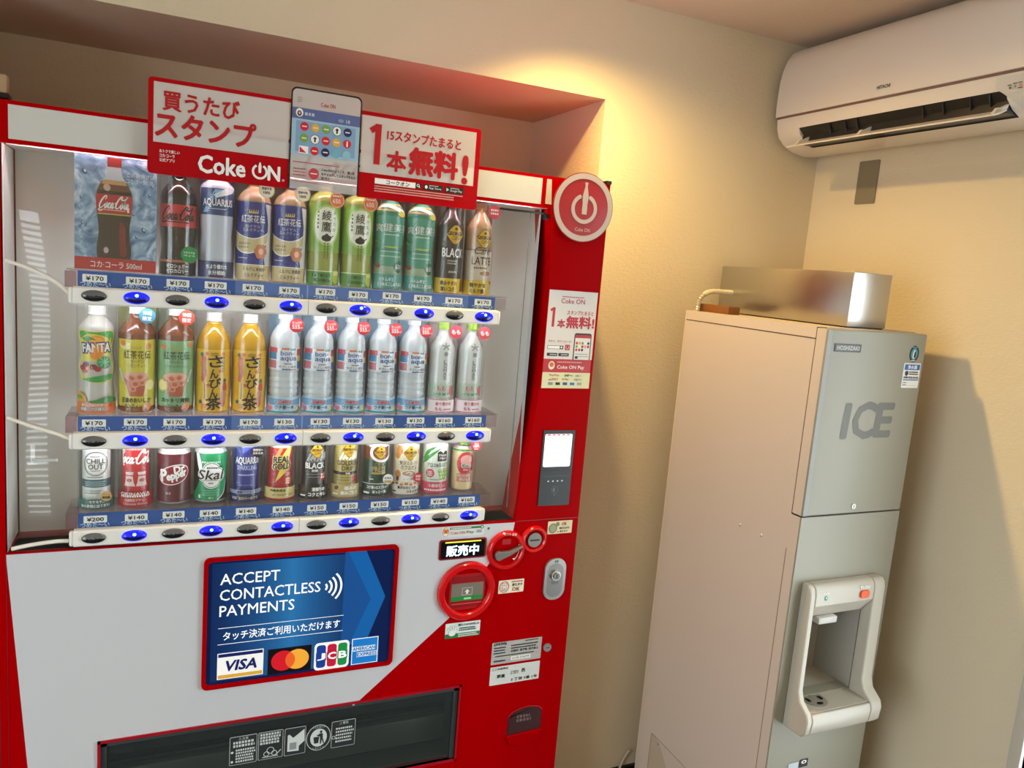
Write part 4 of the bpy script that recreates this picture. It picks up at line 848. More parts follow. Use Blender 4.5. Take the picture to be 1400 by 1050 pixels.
# --- green tea pair
for q, i in enumerate((6, 7)):
    t, c = drink(0, i, 'drink_bottle', ('yellow-green tea bottle with white oval label, left one of its pair in the top row', 'yellow-green tea bottle with white oval label, right one of its pair in the top row')[q], 'green tea bottles in the top row')
    pr = [(0, .028), (.004, .0325)]+cat([(.05, .0325), (.14, .0325), (.165, .032), (.182, .026), (.194, .0165), (.2, .0135)], 6)
    body(t, c, pr, mat('9aa24a', .2, coat=.4)); capped(t, c, .2, .0143, .020, mat('e8e8e0', .4))
    b = MB(); T = wrap(b, c, .0325, .062, .152, mat('86b040', .35), 1.6, pr)
    ell(b, T, 0, .112, .030, .038, mat('b4cf72', .4), 2); ell(b, T, 0, .112, .0255, .034, mat('e8ecd8', .4), 3)
    tx(b, T, '綾', -.001, .130, .018, INKD, bold=.006, lay=5); tx(b, T, '鷹', -.001, .109, .019, INKD, bold=.006, lay=5)
    for k, s in enumerate('あやたか'): tx(b, T, s, .0155, .136-k*.0105, .0062, INKD, lay=5)
    for k in range(5): rect(b, T, -.0195, -.016, .1335-k*.007, .138-k*.007, mat('6a6a58', .4), 5)
    ell(b, T, .0, .088, .010, .0062, INKD, 5); stroke(b, T, [(.008, .089), (.014, .093)], .0025, INKD, 5, n=0); ell(b, T, 0, .0945, .003, .002, INKD, 5)
    for u in (-.003, .003): 
        for k in range(6): rect(b, T, u-.0012, u+.0012, .076-k*.0052, .0795-k*.0052, mat('5a6430', .4), 5)
    b.build('label', t, smooth=60)
    def d(b, T):
        rect(b, T, -.046, .046, .029, .031, mat('d8e4b0', .4), 2); tx(b, T, 'まるで淹れたて', -.008, .021, .0085, INKD, w=.042, bold=.012); tx(b, T, '一杯目の味わい', -.008, .010, .0085, INKD, w=.042, bold=.012); ell(b, T, .028, .018, .011, .016, mat('b8c048', .4), 2); ell(b, T, .028, .026, .0095, .004, mat('d4d880', .4), 3)
    base_sign(t, c, .031, mat('5c9a44', .4), d)
    def d(b, T):
        stroke(b, T, arc(0, 0, .0150, 0, 360, 28), .0012, mat('f0d8b0', .4), 2, n=0); tx(b, T, '650.', 0, -.002, .0095, WH, w=.019, bold=.006); lines(b, T, -.009, .010, .009, 1, .003, .003, WH)
    badge(t, c, .019, .187, .0165, mat('dc7038', .4), d); sleeve(t, c, .2215)
KZ[0] = None
# --- blended tea pair
TEAL = mat('3f8a72', .35)
for q, i in enumerate((8, 9)):
    t, c = drink(0, i, 'drink_bottle', ('teal blended tea bottle with yellow bands, left one of its pair in the top row', 'teal blended tea bottle with yellow bands, right one of its pair in the top row')[q], 'blended tea bottles in the top row')
    pr = [(0, .028), (.004, .030)]+cat([(.03, .030), (.085, .0300), (.100, .0275), (.112, .030), (.150, .0318), (.175, .031), (.190, .024), (.202, .014)], 6)
    body(t, c, pr, TEAL); capped(t, c, .202, .014, .02, mat('d8902c', .4))
    b = MB(); T = wrap(b, c, .030, .03, .195, mat('4d9a80', .35), 1.7, pr)
    rect(b, T, -.05, .05, .178, .194, mat('d8a44a', .4), 2); poly(b, T, cat([(-.05, .176), (-.02, .186), (.01, .178), (.05, .160)], 5)+cat([(.05, .172), (.01, .188), (-.02, .193), (-.05, .184)], 5), mat('d8dcc4', .4), 3); ell(b, T, .020, .172, .010, .006, mat('d8d048', .4), 4)
    poly(b, T, cat([(-.045, .112), (-.02, .103), (.01, .101), (.045, .116)], 5)+cat([(.045, .110), (.01, .095), (-.02, .097), (-.045, .106)], 5), mat('b8c840', .4), 3); rect(b, T, -.05, .05, .05, .095, mat('6aa48c', .35), 1); rect(b, T, -.05, .05, .03, .052, mat('9ab090', .4), 2)
    poly(b, T, cat([(-.05, .168), (0, .174), (.05, .160)], 5)+[(.05, .108), (0, .104), (-.05, .114)], mat('2f8468', .35), 2)
    tx(b, T, '健美', .0, .140, .019, WH, w=.039, lay=5); tx(b, T, '爽', -.030, .139, .018, WH, lay=5); tx(b, T, '茶', .030, .139, .018, WH, lay=5); lines(b, T, -.018, .018, .124, 1, .006, .003, mat('c9dcc0', .4), 4); lines(b, T, -.024, .024, .086, 2, .011, .003, mat('a8d0bc', .4), 4)
    ell(b, T, .018, .052, .0125, .014, mat('1f6a50', .4), 4); tx(b, T, '600', .018, .052, .011, WH, w=.017, lay=6); ell(b, T, -.030, .052, .007, .005, mat('b85040', .4), 4); b.build('label', t, smooth=60)
    base_sign(t, c, .034, mat('4f9c90', .4), lambda b, T: (tx(b, T, 'ハトムギと', -.010, .0225, .0085, WH, w=.034, bold=.015), tx(b, T, 'とうもろこしのうまみ', 0, .011, .0085, WH, w=.060, bold=.015)))
    sleeve(t, c, .2215, mat('d8dad4', .5))
KZ[0] = (.150, 1.05, .2215, .2215)
# --- coffee bottles
for q, i in enumerate((10, 11)):
    t, c = drink(0, i, 'drink_bottle', ('charcoal coffee bottle with yellow diamond badge at the right of the top row', 'tan café latte bottle at the right end of the top row')[q])
    pr = [(0, .026), (.004, .0305)]+cat([(.05, .0305), (.140, .0305), (.160, .028), (.180, .019), (.194, .0135), (.204, .013)], 6)
    body(t, c, pr, mat(('3a332e', 'b08e66')[q], .2, coat=.4)); capped(t, c, .204, .0143, .0175, mat(('1a1a1a', 'c8a878')[q], .4))
    b = MB()
    if q == 0:
        T = wrap(b, c, .0305, .03, .150, mat('35302c', .3), 1.7, pr); diamond(b, T, .003, .132, .023); tx(b, T, 'BLACK', .0, .091, .0195, WH, w=.050, bold=.012, lay=5); lines(b, T, -.012, .014, .073, 2, .006, .0035, mat('b8aea0', .4), 4); lines(b, T, -.008, .012, .048, 1, .006, .0045, mat('b8aea0', .4), 4)
    else:
        T = wrap(b, c, .0305, .03, .102, mat('d0c0a8', .35), 1.7, pr); rect(b, T, -.052, .052, .101, .104, mat('8a6040', .4), 2); T2 = CYL(c, .0305, pr); diamond(b, T2, .003, .129, .022)
        tx(b, T, 'Café', .0, .1015, .0165, INKD, w=.037, shear=.25, lay=6); tx(b, T, 'LATTE', .0, .0785, .0175, INKD, w=.047, bold=.006, lay=6); lines(b, T, -.018, .016, .062, 1, .006, .004, mat('6a4a34', .4), 4); ell(b, T, .012, .050, .016, .005, mat('b07840', .4), 3)
    b.build('label', t, smooth=60)
    s = (('飲みやすい', '深いコク'), ('軽やかな', 'ミルク感'))[q]
    def d(b, T):
        tx(b, T, s[0], -.008, .0235, .0105, INKD, w=.040, bold=.025); tx(b, T, s[1], -.010, .0095, .0105, INKD, w=.034, bold=.025); rect(b, T, .024, .046, .004, .033, mat(('5a3020', 'c8b498')[q], .3), 2); ell(b, T, .034, .031, .011, .004, mat(('8a5030', '8a5a3a')[q], .3), 3)
    base_sign(t, c, .035, mat('d8b420', .4), d)
    if q: badge(t, c, .021, .200, .0165, mat('c84048', .4), lambda b, T: (lines(b, T, -.010, .011, .005, 1, .006, .0045, WH), lines(b, T, -.010, .011, -.003, 1, .006, .0045, WH)))
    sleeve(t, c, .2215, mat('cfcdc8', .5))

# ------------------------------------------------------------------ middle row
KZ[0] = (.152, 1.12, .211, .2155)
t, c = drink(1, 0, 'drink_bottle', 'clear fruit soda bottle with green and yellow shaped label, left end of the middle row')
pr = [(0, .027), (.004, .031)]+cat([(.035, .031), (.055, .0285), (.075, .031), (.090, .0318), (.105, .029), (.120, .0285), (.140, .0315), (.160, .0300), (.178, .020), (.188, .0130), (.194, .0128)], 6)
body(t, c, pr, mat('c2beb6', .25)); capped(t, c, .192, .0148, .019, mat('e4e0d8', .4))
b = MB(); T = CYL(c, .0318, pr); YEL = mat('d8cc30', .4)
poly(b, T, cat([(-.030, .062), (-.034, .085), (-.028, .105), (-.034, .130), (-.032, .152), (0, .150), (.032, .152), (.034, .130), (.028, .105), (.034, .085), (.030, .060), (0, .056), (-.030, .062)], 5), YEL, 4)
poly(b, T, cat([(-.028, .136), (-.030, .150), (0, .149), (.031, .150), (.030, .125), (.02, .14), (-.01, .146), (-.028, .136)], 5), mat('3f9a3c', .4), 6); poly(b, T, cat([(-.028, .062), (.0, .068), (.031, .072), (.030, .062), (0, .057), (-.028, .062)], 5), mat('2f9a40', .4), 6)
ell(b, T, .002, .121, .019, .022, mat('e88a1c', .4), 7); ell(b, T, .002, .121, .016, .019, mat('f0a838', .4), 8); poly(b, T, cat([(-.024, .137), (-.012, .141), (.002, .134), (-.010, .128), (-.024, .137)], 4), mat('2f8a34', .4), 9)
for dx, dy in ((-.0012, -.0012), (.0012, .0012), (.0012, -.0012), (-.0012, .0012), (0, -.002), (.0018, 0)): tx(b, T, 'FANTA', .001+dx, .121+dy, .016, NAVY, w=.050, bold=.045, rot=.06, lay=12)
tx(b, T, 'FANTA', .001, .121, .0155, WH, w=.049, bold=.022, rot=.06, lay=16)
ell(b, T, .015, .095, .0125, .0125, mat('2f8a4a', .4), 9)
for k in range(8): a = k*math.pi/4; stroke(b, T, [(.015, .095), (.015+.010*math.cos(a), .095+.010*math.sin(a))], .0014, mat('8cc8a0', .4), 10, n=0)
for (u, v, cc) in ((-.022, .084, 'a02028'), (-.016, .090, '7a1820'), (-.010, .083, 'e0a890'), (-.003, .086, '8a2030'), (.004, .082, 'b03030'), (-.018, .079, 'c8605a')): ell(b, T, u, v, .006, .005, mat(cc, .4), 10)
b.build('label', t, smooth=60)
def d(b, T):
    poly(b, T, [(-.046, .024)]+cat([(-.046, .04), (-.034, .044), (-.020, .036), (-.016, .024)], 4), mat('e0a028', .4), 2); poly(b, T, cat([(-.016, .024), (.004, .029), (.025, .035), (.046, .030), (.046, .022), (0, .021), (-.016, .024)], 4), mat('2f8a3c', .4), 2); ell(b, T, -.034, .033, .009, .0045, mat('5aa04a', .4), 4)
    tx(b, T, 'おいしさはじける!', -.006, .0175, .0062, WH, w=.040, bold=.025, lay=5); tx(b, T, '沖縄だけの味わい', -.002, .0095, .0085, NAVY, w=.054, bold=.06, lay=5); tx(b, T, '沖縄だけの味わい', -.002, .0095, .0085, WH, w=.053, bold=.015, lay=7); ell(b, T, .030, .017, .005, .005, mat('c83a28', .4), 3)
base_sign(t, c, .0225, mat('dc7820', .4), d); sleeve(t, c, .222)
KZ[0] = (.129, 1.20, .212, .225)
# --- iced tea pair
for q, i in enumerate((1, 2)):
    t, c = drink(1, i, 'drink_bottle', ('amber lemon tea bottle with yellow label and blue round sticker in the middle row', 'amber iced tea bottle with green label and red round sticker in the middle row')[q])
    pr = [(0, .028), (.004, .0335)]+cat([(.05, .0335), (.128, .0335), (.146, .0325), (.166, .023), (.180, .0145), (.19, .0125)], 6)
    body(t, c, pr, mat('7a4228', .2, coat=.4)); capped(t, c, .190, .0143, .022, WH)
    lc = ('d2c43a', '7fae7c')[q]
    b = MB(); T = wrap(b, c, .0335, .0, .129, mat(lc, .38), 1.75, pr)
    tx(b, T, '紅茶花伝', .001, .103, .0145, INKD, w=.049, bold=.002, lay=6); tx(b, T, 'ガーデン', .001, .0915, .0065, INKD, w=.022, lay=6); tx(b, T, ('レモンティー', 'シークヮーサーティー')[q], .001, .0835, .006, INKD, w=(.032, .046)[q], lay=6)
    for k in range(5): poly(b, T, [(-.009+k*.0035, .113), (-.006+k*.0035, .113), (-.009+k*.0042, .120)], mat('b8a040', .35), 5)
    if q == 0: ell(b, T, -.022, .118, .011, .007, mat('e0dc90', .4), 2)
    for (u, v) in ((.022, .118), (-.026, .122)): ell(b, T, u*(1 if q == 0 else -1.1), v, .006, .005, mat('d87848', .4), 3)
    poly(b, T, [(-.024, .064), (.022, .066), (.012, .030), (-.012, .030)], mat('b85a40', .3), 3); ell(b, T, -.001, .065, .023, .008, mat('d8a488', .3), 4)
    for (u, v, rr) in ((-.008, .062, .008), (.006, .064, .007), (-.002, .052, .008), (.010, .054, .006), (-.006, .043, .006)): ell(b, T, u, v, rr, rr*.8, mat('d89880', .25), 5, rot=u*50); ell(b, T, u, v, rr*.6, rr*.45, mat('c46a4e', .25), 6, rot=u*50)
    ell(b, T, (.026, -.026)[q], .050, .0115, .011, mat('e0c850', .4), 3); ell(b, T, (.026, -.026)[q], .050, .009, .0085, mat('ece0a0', .4), 4)
    stroke(b, T, ([(-.034, .078), (-.024, .056)], [(.032, .078), (.022, .056)])[q], .0045, mat('c4ccd4', .4), 5, n=0)
    tx(b, T, ('王道のおいしさ!', 'スッキリ爽快!')[q], .0, .0235, .0085, INKD, w=.055, bold=.025, lay=6); tx(b, T, ('レモンティー', 'シークヮーサー')[q], -.008, .013, .0075, INKD, w=.037, bold=.02, lay=6)
    for (u, v) in ((.022, .014), (.018, .009)): ell(b, T, u, v, .007, .0065, mat('d88a60', .4), 3)
    if q: tx(b, T, 'ティー', .006, .0055, .006, INKD, w=.018, bold=.02, lay=6)
    b.build('label', t, smooth=60)
    badge(t, c, .019, .205, .0155, mat(('3a86a8', 'c84038')[q], .4), lambda b, T: (tx(b, T, '沖縄', 0, .0055, .0088, WH, w=.017, bold=.02), tx(b, T, '限定', 0, -.0055, .0088, WH, w=.017, bold=.02)))
    sleeve(t, c, .226, mat(('c8cc96', 'a8b498')[q], .5))
KZ[0] = (.126, 1.10, .2055, .217)
# --- jasmine tea pair
for q, i in enumerate((3, 4)):
    t, c = drink(1, i, 'drink_bottle', ('bright yellow tea bottle with white cap, left one of its pair in the middle row', 'bright yellow tea bottle with white cap, right one of its pair in the middle row')[q], 'yellow tea bottles in the middle row')
    pr = [(0, .029), (.003, .033)]+cat([(.05, .033), (.118, .033), (.134, .0325), (.152, .0290), (.170, .0205), (.182, .0138), (.187, .0135)], 6)
    body(t, c, pr, mat('c8960c', .15, coat=.6)); capped(t, c, .186, .0145, .0195, mat('e4e2dc', .4))
    b = MB(); T = wrap(b, c, .033, .004, .126, mat('e0b010', .3, coat=.4), 1.7, pr)
    for k, (s, u, v, h) in enumerate((('さ', .003, .103, .022), ('ん', .0, .079, .018), ('ぴ', .003, .060, .019), ('ん', .0, .0405, .017), ('茶', .0, .0195, .024))): tx(b, T, s, u, v, h, INKD, w=h*(1.15 if k in (0, 2, 4) else .8), bold=.02, rot=.10, lay=8)
    rect(b, T, .0165, .0205, .082, .112, INKD, 4)
    for k in range(5): rect(b, T, .0172, .0198, .0835+k*.0055, .0875+k*.0055, mat('d8c880', .4), 5)
    for k in range(6): rect(b, T, -.0185, -.0165, .028+k*.0055, .0325+k*.0055, INKD, 4)
    rect(b, T, -.0225, -.0145, .009, .018, mat('c83028', .4), 4); lines(b, T, -.0215, -.0155, .0155, 3, .0022, .0012, mat('e8c860', .4), 5)
    for (u, v, cc, a, e_) in ((-.020, .108, 'c85038', .005, .006), (-.0205, .097, 'c87858', .006, .010), (-.019, .082, 'b86848', .0055, .012), (-.021, .070, 'c84c30', .004, .008), (.022, .052, 'c84030', .0055, .010), (.020, .036, 'c88058', .0065, .010), (.018, .022, 'c86848', .0065, .010)):
        ell(b, T, u, v, a, e_, mat(cc, .4), 4)
    for (u, v) in ((-.024, .116), (.022, .065), (-.026, .022)): ell(b, T, u, v, .004, .004, mat('3a6a5a', .4), 4)
    for (u, v) in ((-.014, .118), (.018, .118), (.012, .084), (-.010, .056)): ell(b, T, u, v, .0035, .0035, mat('d85a30', .4), 4)
    lines(b, T, -.006, .010, .119, 2, .0035, .002, mat('6a5010', .4), 4); b.build('label', t, smooth=60)
    sleeve(t, c, .205)
KZ[0] = (.138, 1.10, .215, .230)
# --- five water bottles
ORD = ('first', 'second', 'third', 'fourth', 'fifth')
for q, i in enumerate(range(5, 10)):
    t, c = drink(1, i, 'drink_bottle', '%s from the left of five clear water bottles with blue lettering in the middle row' % ORD[q], 'water bottles in the middle row')
    pr = [(0, .028), (.003, .0305)]+[(z, .0300+.0010*math.cos((z-.03)*2*math.pi/.0125)) for z in [.03+k*.0025 for k in range(20)]]+cat([(.084, .0295), (.092, .031), (.138, .031), (.155, .0295), (.172, .022), (.184, .0135), (.195, .0125)], 6)
    body(t, c, pr, mat('cdd4d8', .12, coat=.6)); capped(t, c, .195, .0145, .02, mat('e6e8ea', .4))
    b = MB(); T = wrap(b, c, .031, .0885, .133, mat('e2e6ea', .38), 1.6, pr); B5 = mat('1f62a8', .4)
    tx(b, T, 'bon-', .002, .1235, .0095, B5, w=.027, bold=.012, lay=6); tx(b, T, 'aqua', .005, .1105, .0098, B5, w=.033, bold=.012, lay=6); lines(b, T, -.004, .014, .1015, 1, .003, .002, INKD); tx(b, T, 'やさしい軟水', .004, .0955, .0062, INKD, w=.036, bold=.005, lay=6)
    for (u0, u1, v0, v1, cc) in ((-.040, -.018, .124, .134, 'c8485a'), (-.040, -.020, .110, .124, '3a8ac0'), (-.040, -.020, .092, .108, 'd07888'), (.024, .042, .118, .132, 'c04048'), (.026, .042, .106, .118, 'e0c440'), (.026, .042, .09, .106, '2a64a8'), (-.01, .006, .130, .134, 'e08050'), (.008, .020, .129, .133, '3a9aa0'), (-.008, .010, .0885, .091, '2a64a8'), (.010, .022, .0885, .0905, 'c84858')): rect(b, T, u0, u1, v0, v1, mat(cc, .4), 3)
    b.build('label', t, smooth=60)
    def d(b, T):
        poly(b, T, [(-.046, .018), (.046, .018), (.046, .034), (.015, .030), (-.046, .035)], mat('6aa4cc', .4), 2); tx(b, T, '沖縄限定', .0, .0255, .0085, mat('f0f0f0', .4), w=.034, bold=.05, lay=4); tx(b, T, '沖縄限定', .0, .0255, .0085, TXR, w=.033, bold=.012, lay=6); tx(b, T, 'ウチ軟〜水', .0, .0135, .0085, INKD, w=.042, bold=.02, lay=5)
        rect(b, T, -.046, .046, 0, .004, mat('3a9a9a', .4), 3); 
        for (u, v, cc) in ((-.034, .010, 'd86a80'), (-.040, .016, 'e0a0b0'), (.032, .009, 'e0c848'), (.038, .006, '4a9a50'), (.032, .009, 'f0e8c0')): ell(b, T, u, v, .006 if cc != 'f0e8c0' else .003, .006 if cc != 'f0e8c0' else .003, mat(cc, .4), 4)
    base_sign(t, c, .036, mat('b8d4e4', .4), d)
    badge(t, c, .019, .199, .0155, mat('c02a34', .4), lambda b, T: (tx(b, T, 'たっぷり', 0, .0065, .0055, WH, w=.020, bold=.015), tx(b, T, '555', -.0015, -.003, .009, WH, w=.016, bold=.01), tx(b, T, 'ml', .0105, -.0045, .004, WH)))
    sleeve(t, c, .226, mat('a8c8de', .5))
KZ[0] = (.16, 1.03, .22, .226)
# --- two peach waters
for q, i in enumerate((10, 11)):
    t, c = drink(1, i, 'drink_bottle', ('clear peach water bottle with green cap, left one of its pair in the middle row', 'clear peach water bottle with green cap at the right end of the middle row')[q], 'peach water bottles in the middle row')
    pr = [(0, .026), (.004, .0285)]+cat([(.04, .0285), (.09, .0285), (.135, .0285), (.155, .0275), (.174, .0185), (.188, .0115), (.20, .0115)], 6)
    body(t, c, pr, mat('d2d6d2', .12, coat=.6)); capped(t, c, .198, .0132, .022, mat('9cc048', .4))
    b = MB(); T = wrap(b, c, .0285, .036, .070, mat('b8d0b8', .38), 1.6, pr); PK = mat('c83a60', .4); EM = mat('8e9694', .2, coat=.5)
    for k, s in enumerate('I LOHAS'[::-1]):
        if s != ' ': tx(b, CYL(c, .0285, pr), s, 0, .084+k*.0094, .0085, EM, w=.0075, rot=-math.pi/2 if False else 0, lay=3, bold=.03)
    for a in range(5): stroke(b, CYL(c, .0285, pr), [(0, .158), (.011*math.cos(math.radians(90+72*a)), .158+.009*math.sin(math.radians(90+72*a)))], .003, EM, 3, n=0)
    tx(b, T, 'もも', -.006, .0585, .013, WH, w=.022, bold=.07, lay=5); tx(b, T, 'もも', -.006, .0585, .013, PK, w=.020, bold=.01, lay=7); tx(b, T, 'い·ろ·は·す', -.004, .0445, .0062, INKD, w=.036, bold=.015, lay=6)
    ell(b, T, .024, .053, .011, .013, mat('e07888', .4), 3); ell(b, T, .033, .049, .010, .013, mat('d06070', .4), 3); b.build('label', t, smooth=60)
    def d(b, T):
        rect(b, T, -.043, .043, .001, .033, PK, 2); rect(b, T, -.0415, .0415, .0025, .0315, mat('f0e4e6', .4), 3); tx(b, T, '香り豊かな', .0, .0225, .0085, PK, w=.040, bold=.015, lay=6); tx(b, T, 'もも', -.012, .010, .0085, PK, w=.016, bold=.02, lay=6); lines(b, T, .0, .022, .009, 1, .003, .003, PK, 5)
    base_sign(t, c, .034, mat('f0e4e6', .4), d)
    badge(t, c, .019, .200, .0155, mat('d03a48', .4), lambda b, T: (tx(b, T, 'もも', 0, .0, .011, WH, w=.022, bold=.03),))
    sleeve(t, c, .226, mat('e4ccd0', .5))

# ------------------------------------------------------------------ bottom row of cans
KR[0] = 1.0; KZ[0] = None; RS = .0352
def canprof(r, h): return [(0, r*.80), (.002, r*.86), (.006, r), (h-.009, r), (h-.003, r*.88), (h, r*.84), (h-.001, r*.80), (h-.003, 0)]
def can(i, label, r, h, col, rim='d0d0cc', band=(.007, None)):
    t, c = drink(2, i, 'drink_can', label, None, 'drink can'); body(t, c, canprof(r, h), mat(rim, .25, .4), 'can')
    b = MB(); T = wrap(b, c, r, band[0], h-.010 if band[1] is None else band[1], mat(col, .3, coat=.4), 1.75, None); return t, c, b, T
t, c, b, T = can(0, 'white slim can with a round black outline logo, left end of the bottom row', .0262, .135, 'dcdcd6')
stroke(b, T, arc(0, .095, .0235, 0, 360, 36, .0255), .0012, INKD, 3, n=0); stroke(b, T, arc(0, .095, .0215, 0, 360, 36, .0235), .0006, INKD, 3, n=0)
tx(b, T, 'CHILL', 0, .1005, .0105, INKD, w=.036, bold=.015, lay=4); tx(b, T, 'OUT', 0, .0885, .0105, INKD, w=.027, bold=.015, lay=4); lines(b, T, -.008, .008, .080, 1, .003, .0015, INKD); lines(b, T, -.010, .010, .110, 1, .003, .0018, INKD); lines(b, T, -.017, .016, .066, 1, .003, .002, INKD)
TL = mat('2a5560', .4); rect(b, T, -.046, .046, .044, .061, TL, 2); lines(b, T, -.022, .022, .056, 3, .004, .0022, mat('9ab8bc', .4)); lines(b, T, -.022, .012, .037, 2, .005, .0018, mat('6a8a90', .4)); b.build('label', t, smooth=60)
base_sign(t, c, .021, mat('2f6a66', .4), lambda b, T: (tx(b, T, 'モヤモヤ、', .002, .0155, .006, WH, w=.026, bold=.02), tx(b, T, '秒の表現に出てきた!', 0, .0065, .0065, WH, w=.056, bold=.02)))
badge(t, c, .0205, .028, .0105, mat('d4a868', .4), lambda b, T: (tx(b, T, 'ストレス', 0, .004, .0036, INKD, w=.014), tx(b, T, '微炭酸', 0, -.0025, .0055, INKD, w=.015, bold=.02))); sleeve(t, c, .133, mat('c4ccc8', .5))
t, c, b, T = can(1, 'tall red cola can with white script in the bottom row, second from the left', .0262, .137, 'b41a22')
script(b, T, -.003, .1065, .029, WH, 4, w=.082, clip=(-.030, .031)); lines(b, T, -.020, .022, .1245, 1, .003, .004, mat('e0b0a8', .4))
for u in (-.0125, .0125):
    poly(b, T, [(u-.009, .075), (u+.009, .075), (u+.007, .068), (u+.009, .052), (u+.012, .044), (u-.012, .044), (u-.009, .052), (u-.007, .068)], mat('dcc8c4', .4), 3); rect(b, T, u-.008, u+.008, .066, .0685, mat('b41a22', .4), 4); ell(b, T, u, .057, .006, .004, mat('b85a58', .4), 4)
b.build('label', t, smooth=60)
def d(b, T):
    tx(b, T, 'OKINAWA', 0, .029, .007, WH, w=.060, bold=.01, lay=3); lines(b, T, -.03, .034, .024, 1, .003, .004, WH); tx(b, T, '沖縄限定デザイン', 0, .0155, .0066, mat('e8c4bc', .4), w=.043, bold=.015); tx(b, T, 'Okinawa limited', 0, .0078, .0056, mat('e8c4bc', .4), w=.048)
base_sign(t, c, .032, mat('b81c26', .4), d); sleeve(t, c, .135, mat('d8d4ce', .5))
t, c, b, T = can(2, 'maroon soda can with a tilted red oval logo in the bottom row', .0338, .1235, '5a1424', 'dcdcd8')
ell(b, T, 0, .068, .0335, .0215, WH, 2, 40, .30); ell(b, T, 0, .068, .0315, .0195, mat('8a1826', .35), 3, 40, .30)
tx(b, T, 'Dr', .010, .081, .0145, WH, w=.021, bold=.035, shear=.1, rot=.22, lay=6); tx(b, T, 'epper', .006, .0635, .0165, WH, w=.040, bold=.035, shear=.1, rot=.26, lay=6); tx(b, T, 'P', -.021, .067, .025, WH, w=.012, bold=.035, shear=.1, rot=.2, lay=6)
lines(b, T, -.016, -.004, .027, 1, .004, .005, mat('b08a90', .4)); stroke(b, T, [(-.005, .028), (.030, .048)], .0012, mat('8a5a64', .4), 3, n=0); b.build('label', t, smooth=60)
t, c, b, T = can(3, 'green soda can with a white quatrefoil logo in the bottom row', .0338, .1235, '128a54', 'dcdcd8')
poly(b, T, cat([(-.030, .112), (-.020, .085), (-.024, .06), (-.036, .03), (-.052, .03), (-.052, .112)], 5), INKD, 2); poly(b, T, cat([(-.028, .113), (-.020, .085), (-.021, .06), (-.022, .06), (-.030, .085), (-.036, .113)], 5), WH, 3)
poly(b, T, [(.052, .008), (.014, .008), (.030, .024), (.036, .05), (.052, .06)], INKD, 2); stroke(b, T, [(.014, .008), (.030, .024), (.035, .05)], .002, WH, 3)
def quat(k, mt, lay):
    for du, dv, r in ((-.012, 0, .0155), (.012, 0, .0155), (0, .011, .0165), (0, -.012, .0165)): ell(b, T, du*k, .065+dv*k, r*k, r*k, mt, lay)
quat(1.08, WH, 4); quat(1.0, INKD, 5); quat(.95, WH, 6)
tx(b, T, 'Skal', -.001, .066, .021, INKD, w=.050, bold=.012, shear=.22, lay=9); stroke(b, T, [(.008, .080), (.022, .085)], .002, INKD, 9, n=0); lines(b, T, -.009, .010, .0815, 1, .003, .003, INKD, 8); lines(b, T, -.016, .016, .0535, 1, .003, .0015, INKD, 8); lines(b, T, -.005, .005, .047, 1, .003, .003, INKD, 8)
lines(b, T, -.018, .02, .030, 3, .005, .002, mat('78c0a0', .4)); lines(b, T, -.020, .020, .094, 1, .003, .004, mat('a8d8bc', .4), 7); rrect(b, T, -.027, -.022, .012, .020, .001, WH, 4); tx(b, T, '果汁', .0, .013, .005, WH, lay=4); b.build('label', t, smooth=60)
t, c, b, T = can(4, 'slim blue sparkling sports drink can in the bottom row', .0268, .135, '23287e')
poly(b, T, [(-.05, .112), (-.01, .128), (-.05, .128)], mat('4a56a8', .35), 2); poly(b, T, [(-.01, .11), (.012, .125), (-.012, .125)], mat('5a68b8', .35), 2)
tx(b, T, 'AQUARIUS', .001, .0925, .0185, WH, w=.055, bold=.015, lay=5); tx(b, T, 'SPARKLING', .0, .0775, .0105, mat('aab4dc', .4), w=.044, bold=.015, lay=5); lines(b, T, -.019, .019, .0605, 1, .003, .003, mat('b8c0e0', .4)); lines(b, T, -.022, .02, .037, 1, .003, .0014, mat('8890c8', .4)); lines(b, T, -.023, -.016, .042, 1, .003, .0025, mat('8890c8', .4)); b.build('label', t, smooth=60)
def d(b, T):
    rect(b, T, -.047, .047, .019, .0275, mat('9aa6c8', .4), 2); tx(b, T, '炭酸アクエリアス', .004, .0232, .0056, INKD, w=.050, bold=.02, lay=5); tx(b, T, 'カロリーオフで', .004, .009, .0062, mat('e8d8a0', .4), w=.042, bold=.02); rect(b, T, -.034, -.022, .006, .012, mat('9a98b0', .4), 3)
base_sign(t, c, .0285, mat('23265a', .4), d); badge(t, c, .021, .117, .0135, mat('16183a', .4), lambda b, T: (tx(b, T, 'カロリー', 0, .004, .005, mat('e0d0a0', .4), w=.021, bold=.02), tx(b, T, 'ひかえめ', 0, -.0035, .005, mat('e0d0a0', .4), w=.021, bold=.02))); sleeve(t, c, .133, mat('d0d4da', .5))
t, c, b, T = can(5, 'red can with a gold lightning bolt in the bottom row', .0262, .131, 'b02028', 'd8cfa8')
poly(b, T, [(.012, .121), (-.010, .088), (.002, .088), (-.014, .040), (.026, .082), (.012, .082), (.024, .121)], mat('e0c450', .35), 3); poly(b, T, [(-.006, .121), (-.020, .092), (-.010, .09), (.002, .121)], mat('d8985a', .35), 2)
for dy, s, w_ in ((.0115, 'REAL', .036), (-.0045, 'GOLD', .040)): tx(b, T, s, .0, .083+dy, .0145, mat('e8d890', .4), w=w_+.003, bold=.07, shear=.1, rot=.06, lay=5); tx(b, T, s, .0, .083+dy, .014, INKD, w=w_, bold=.03, shear=.1, rot=.06, lay=7)
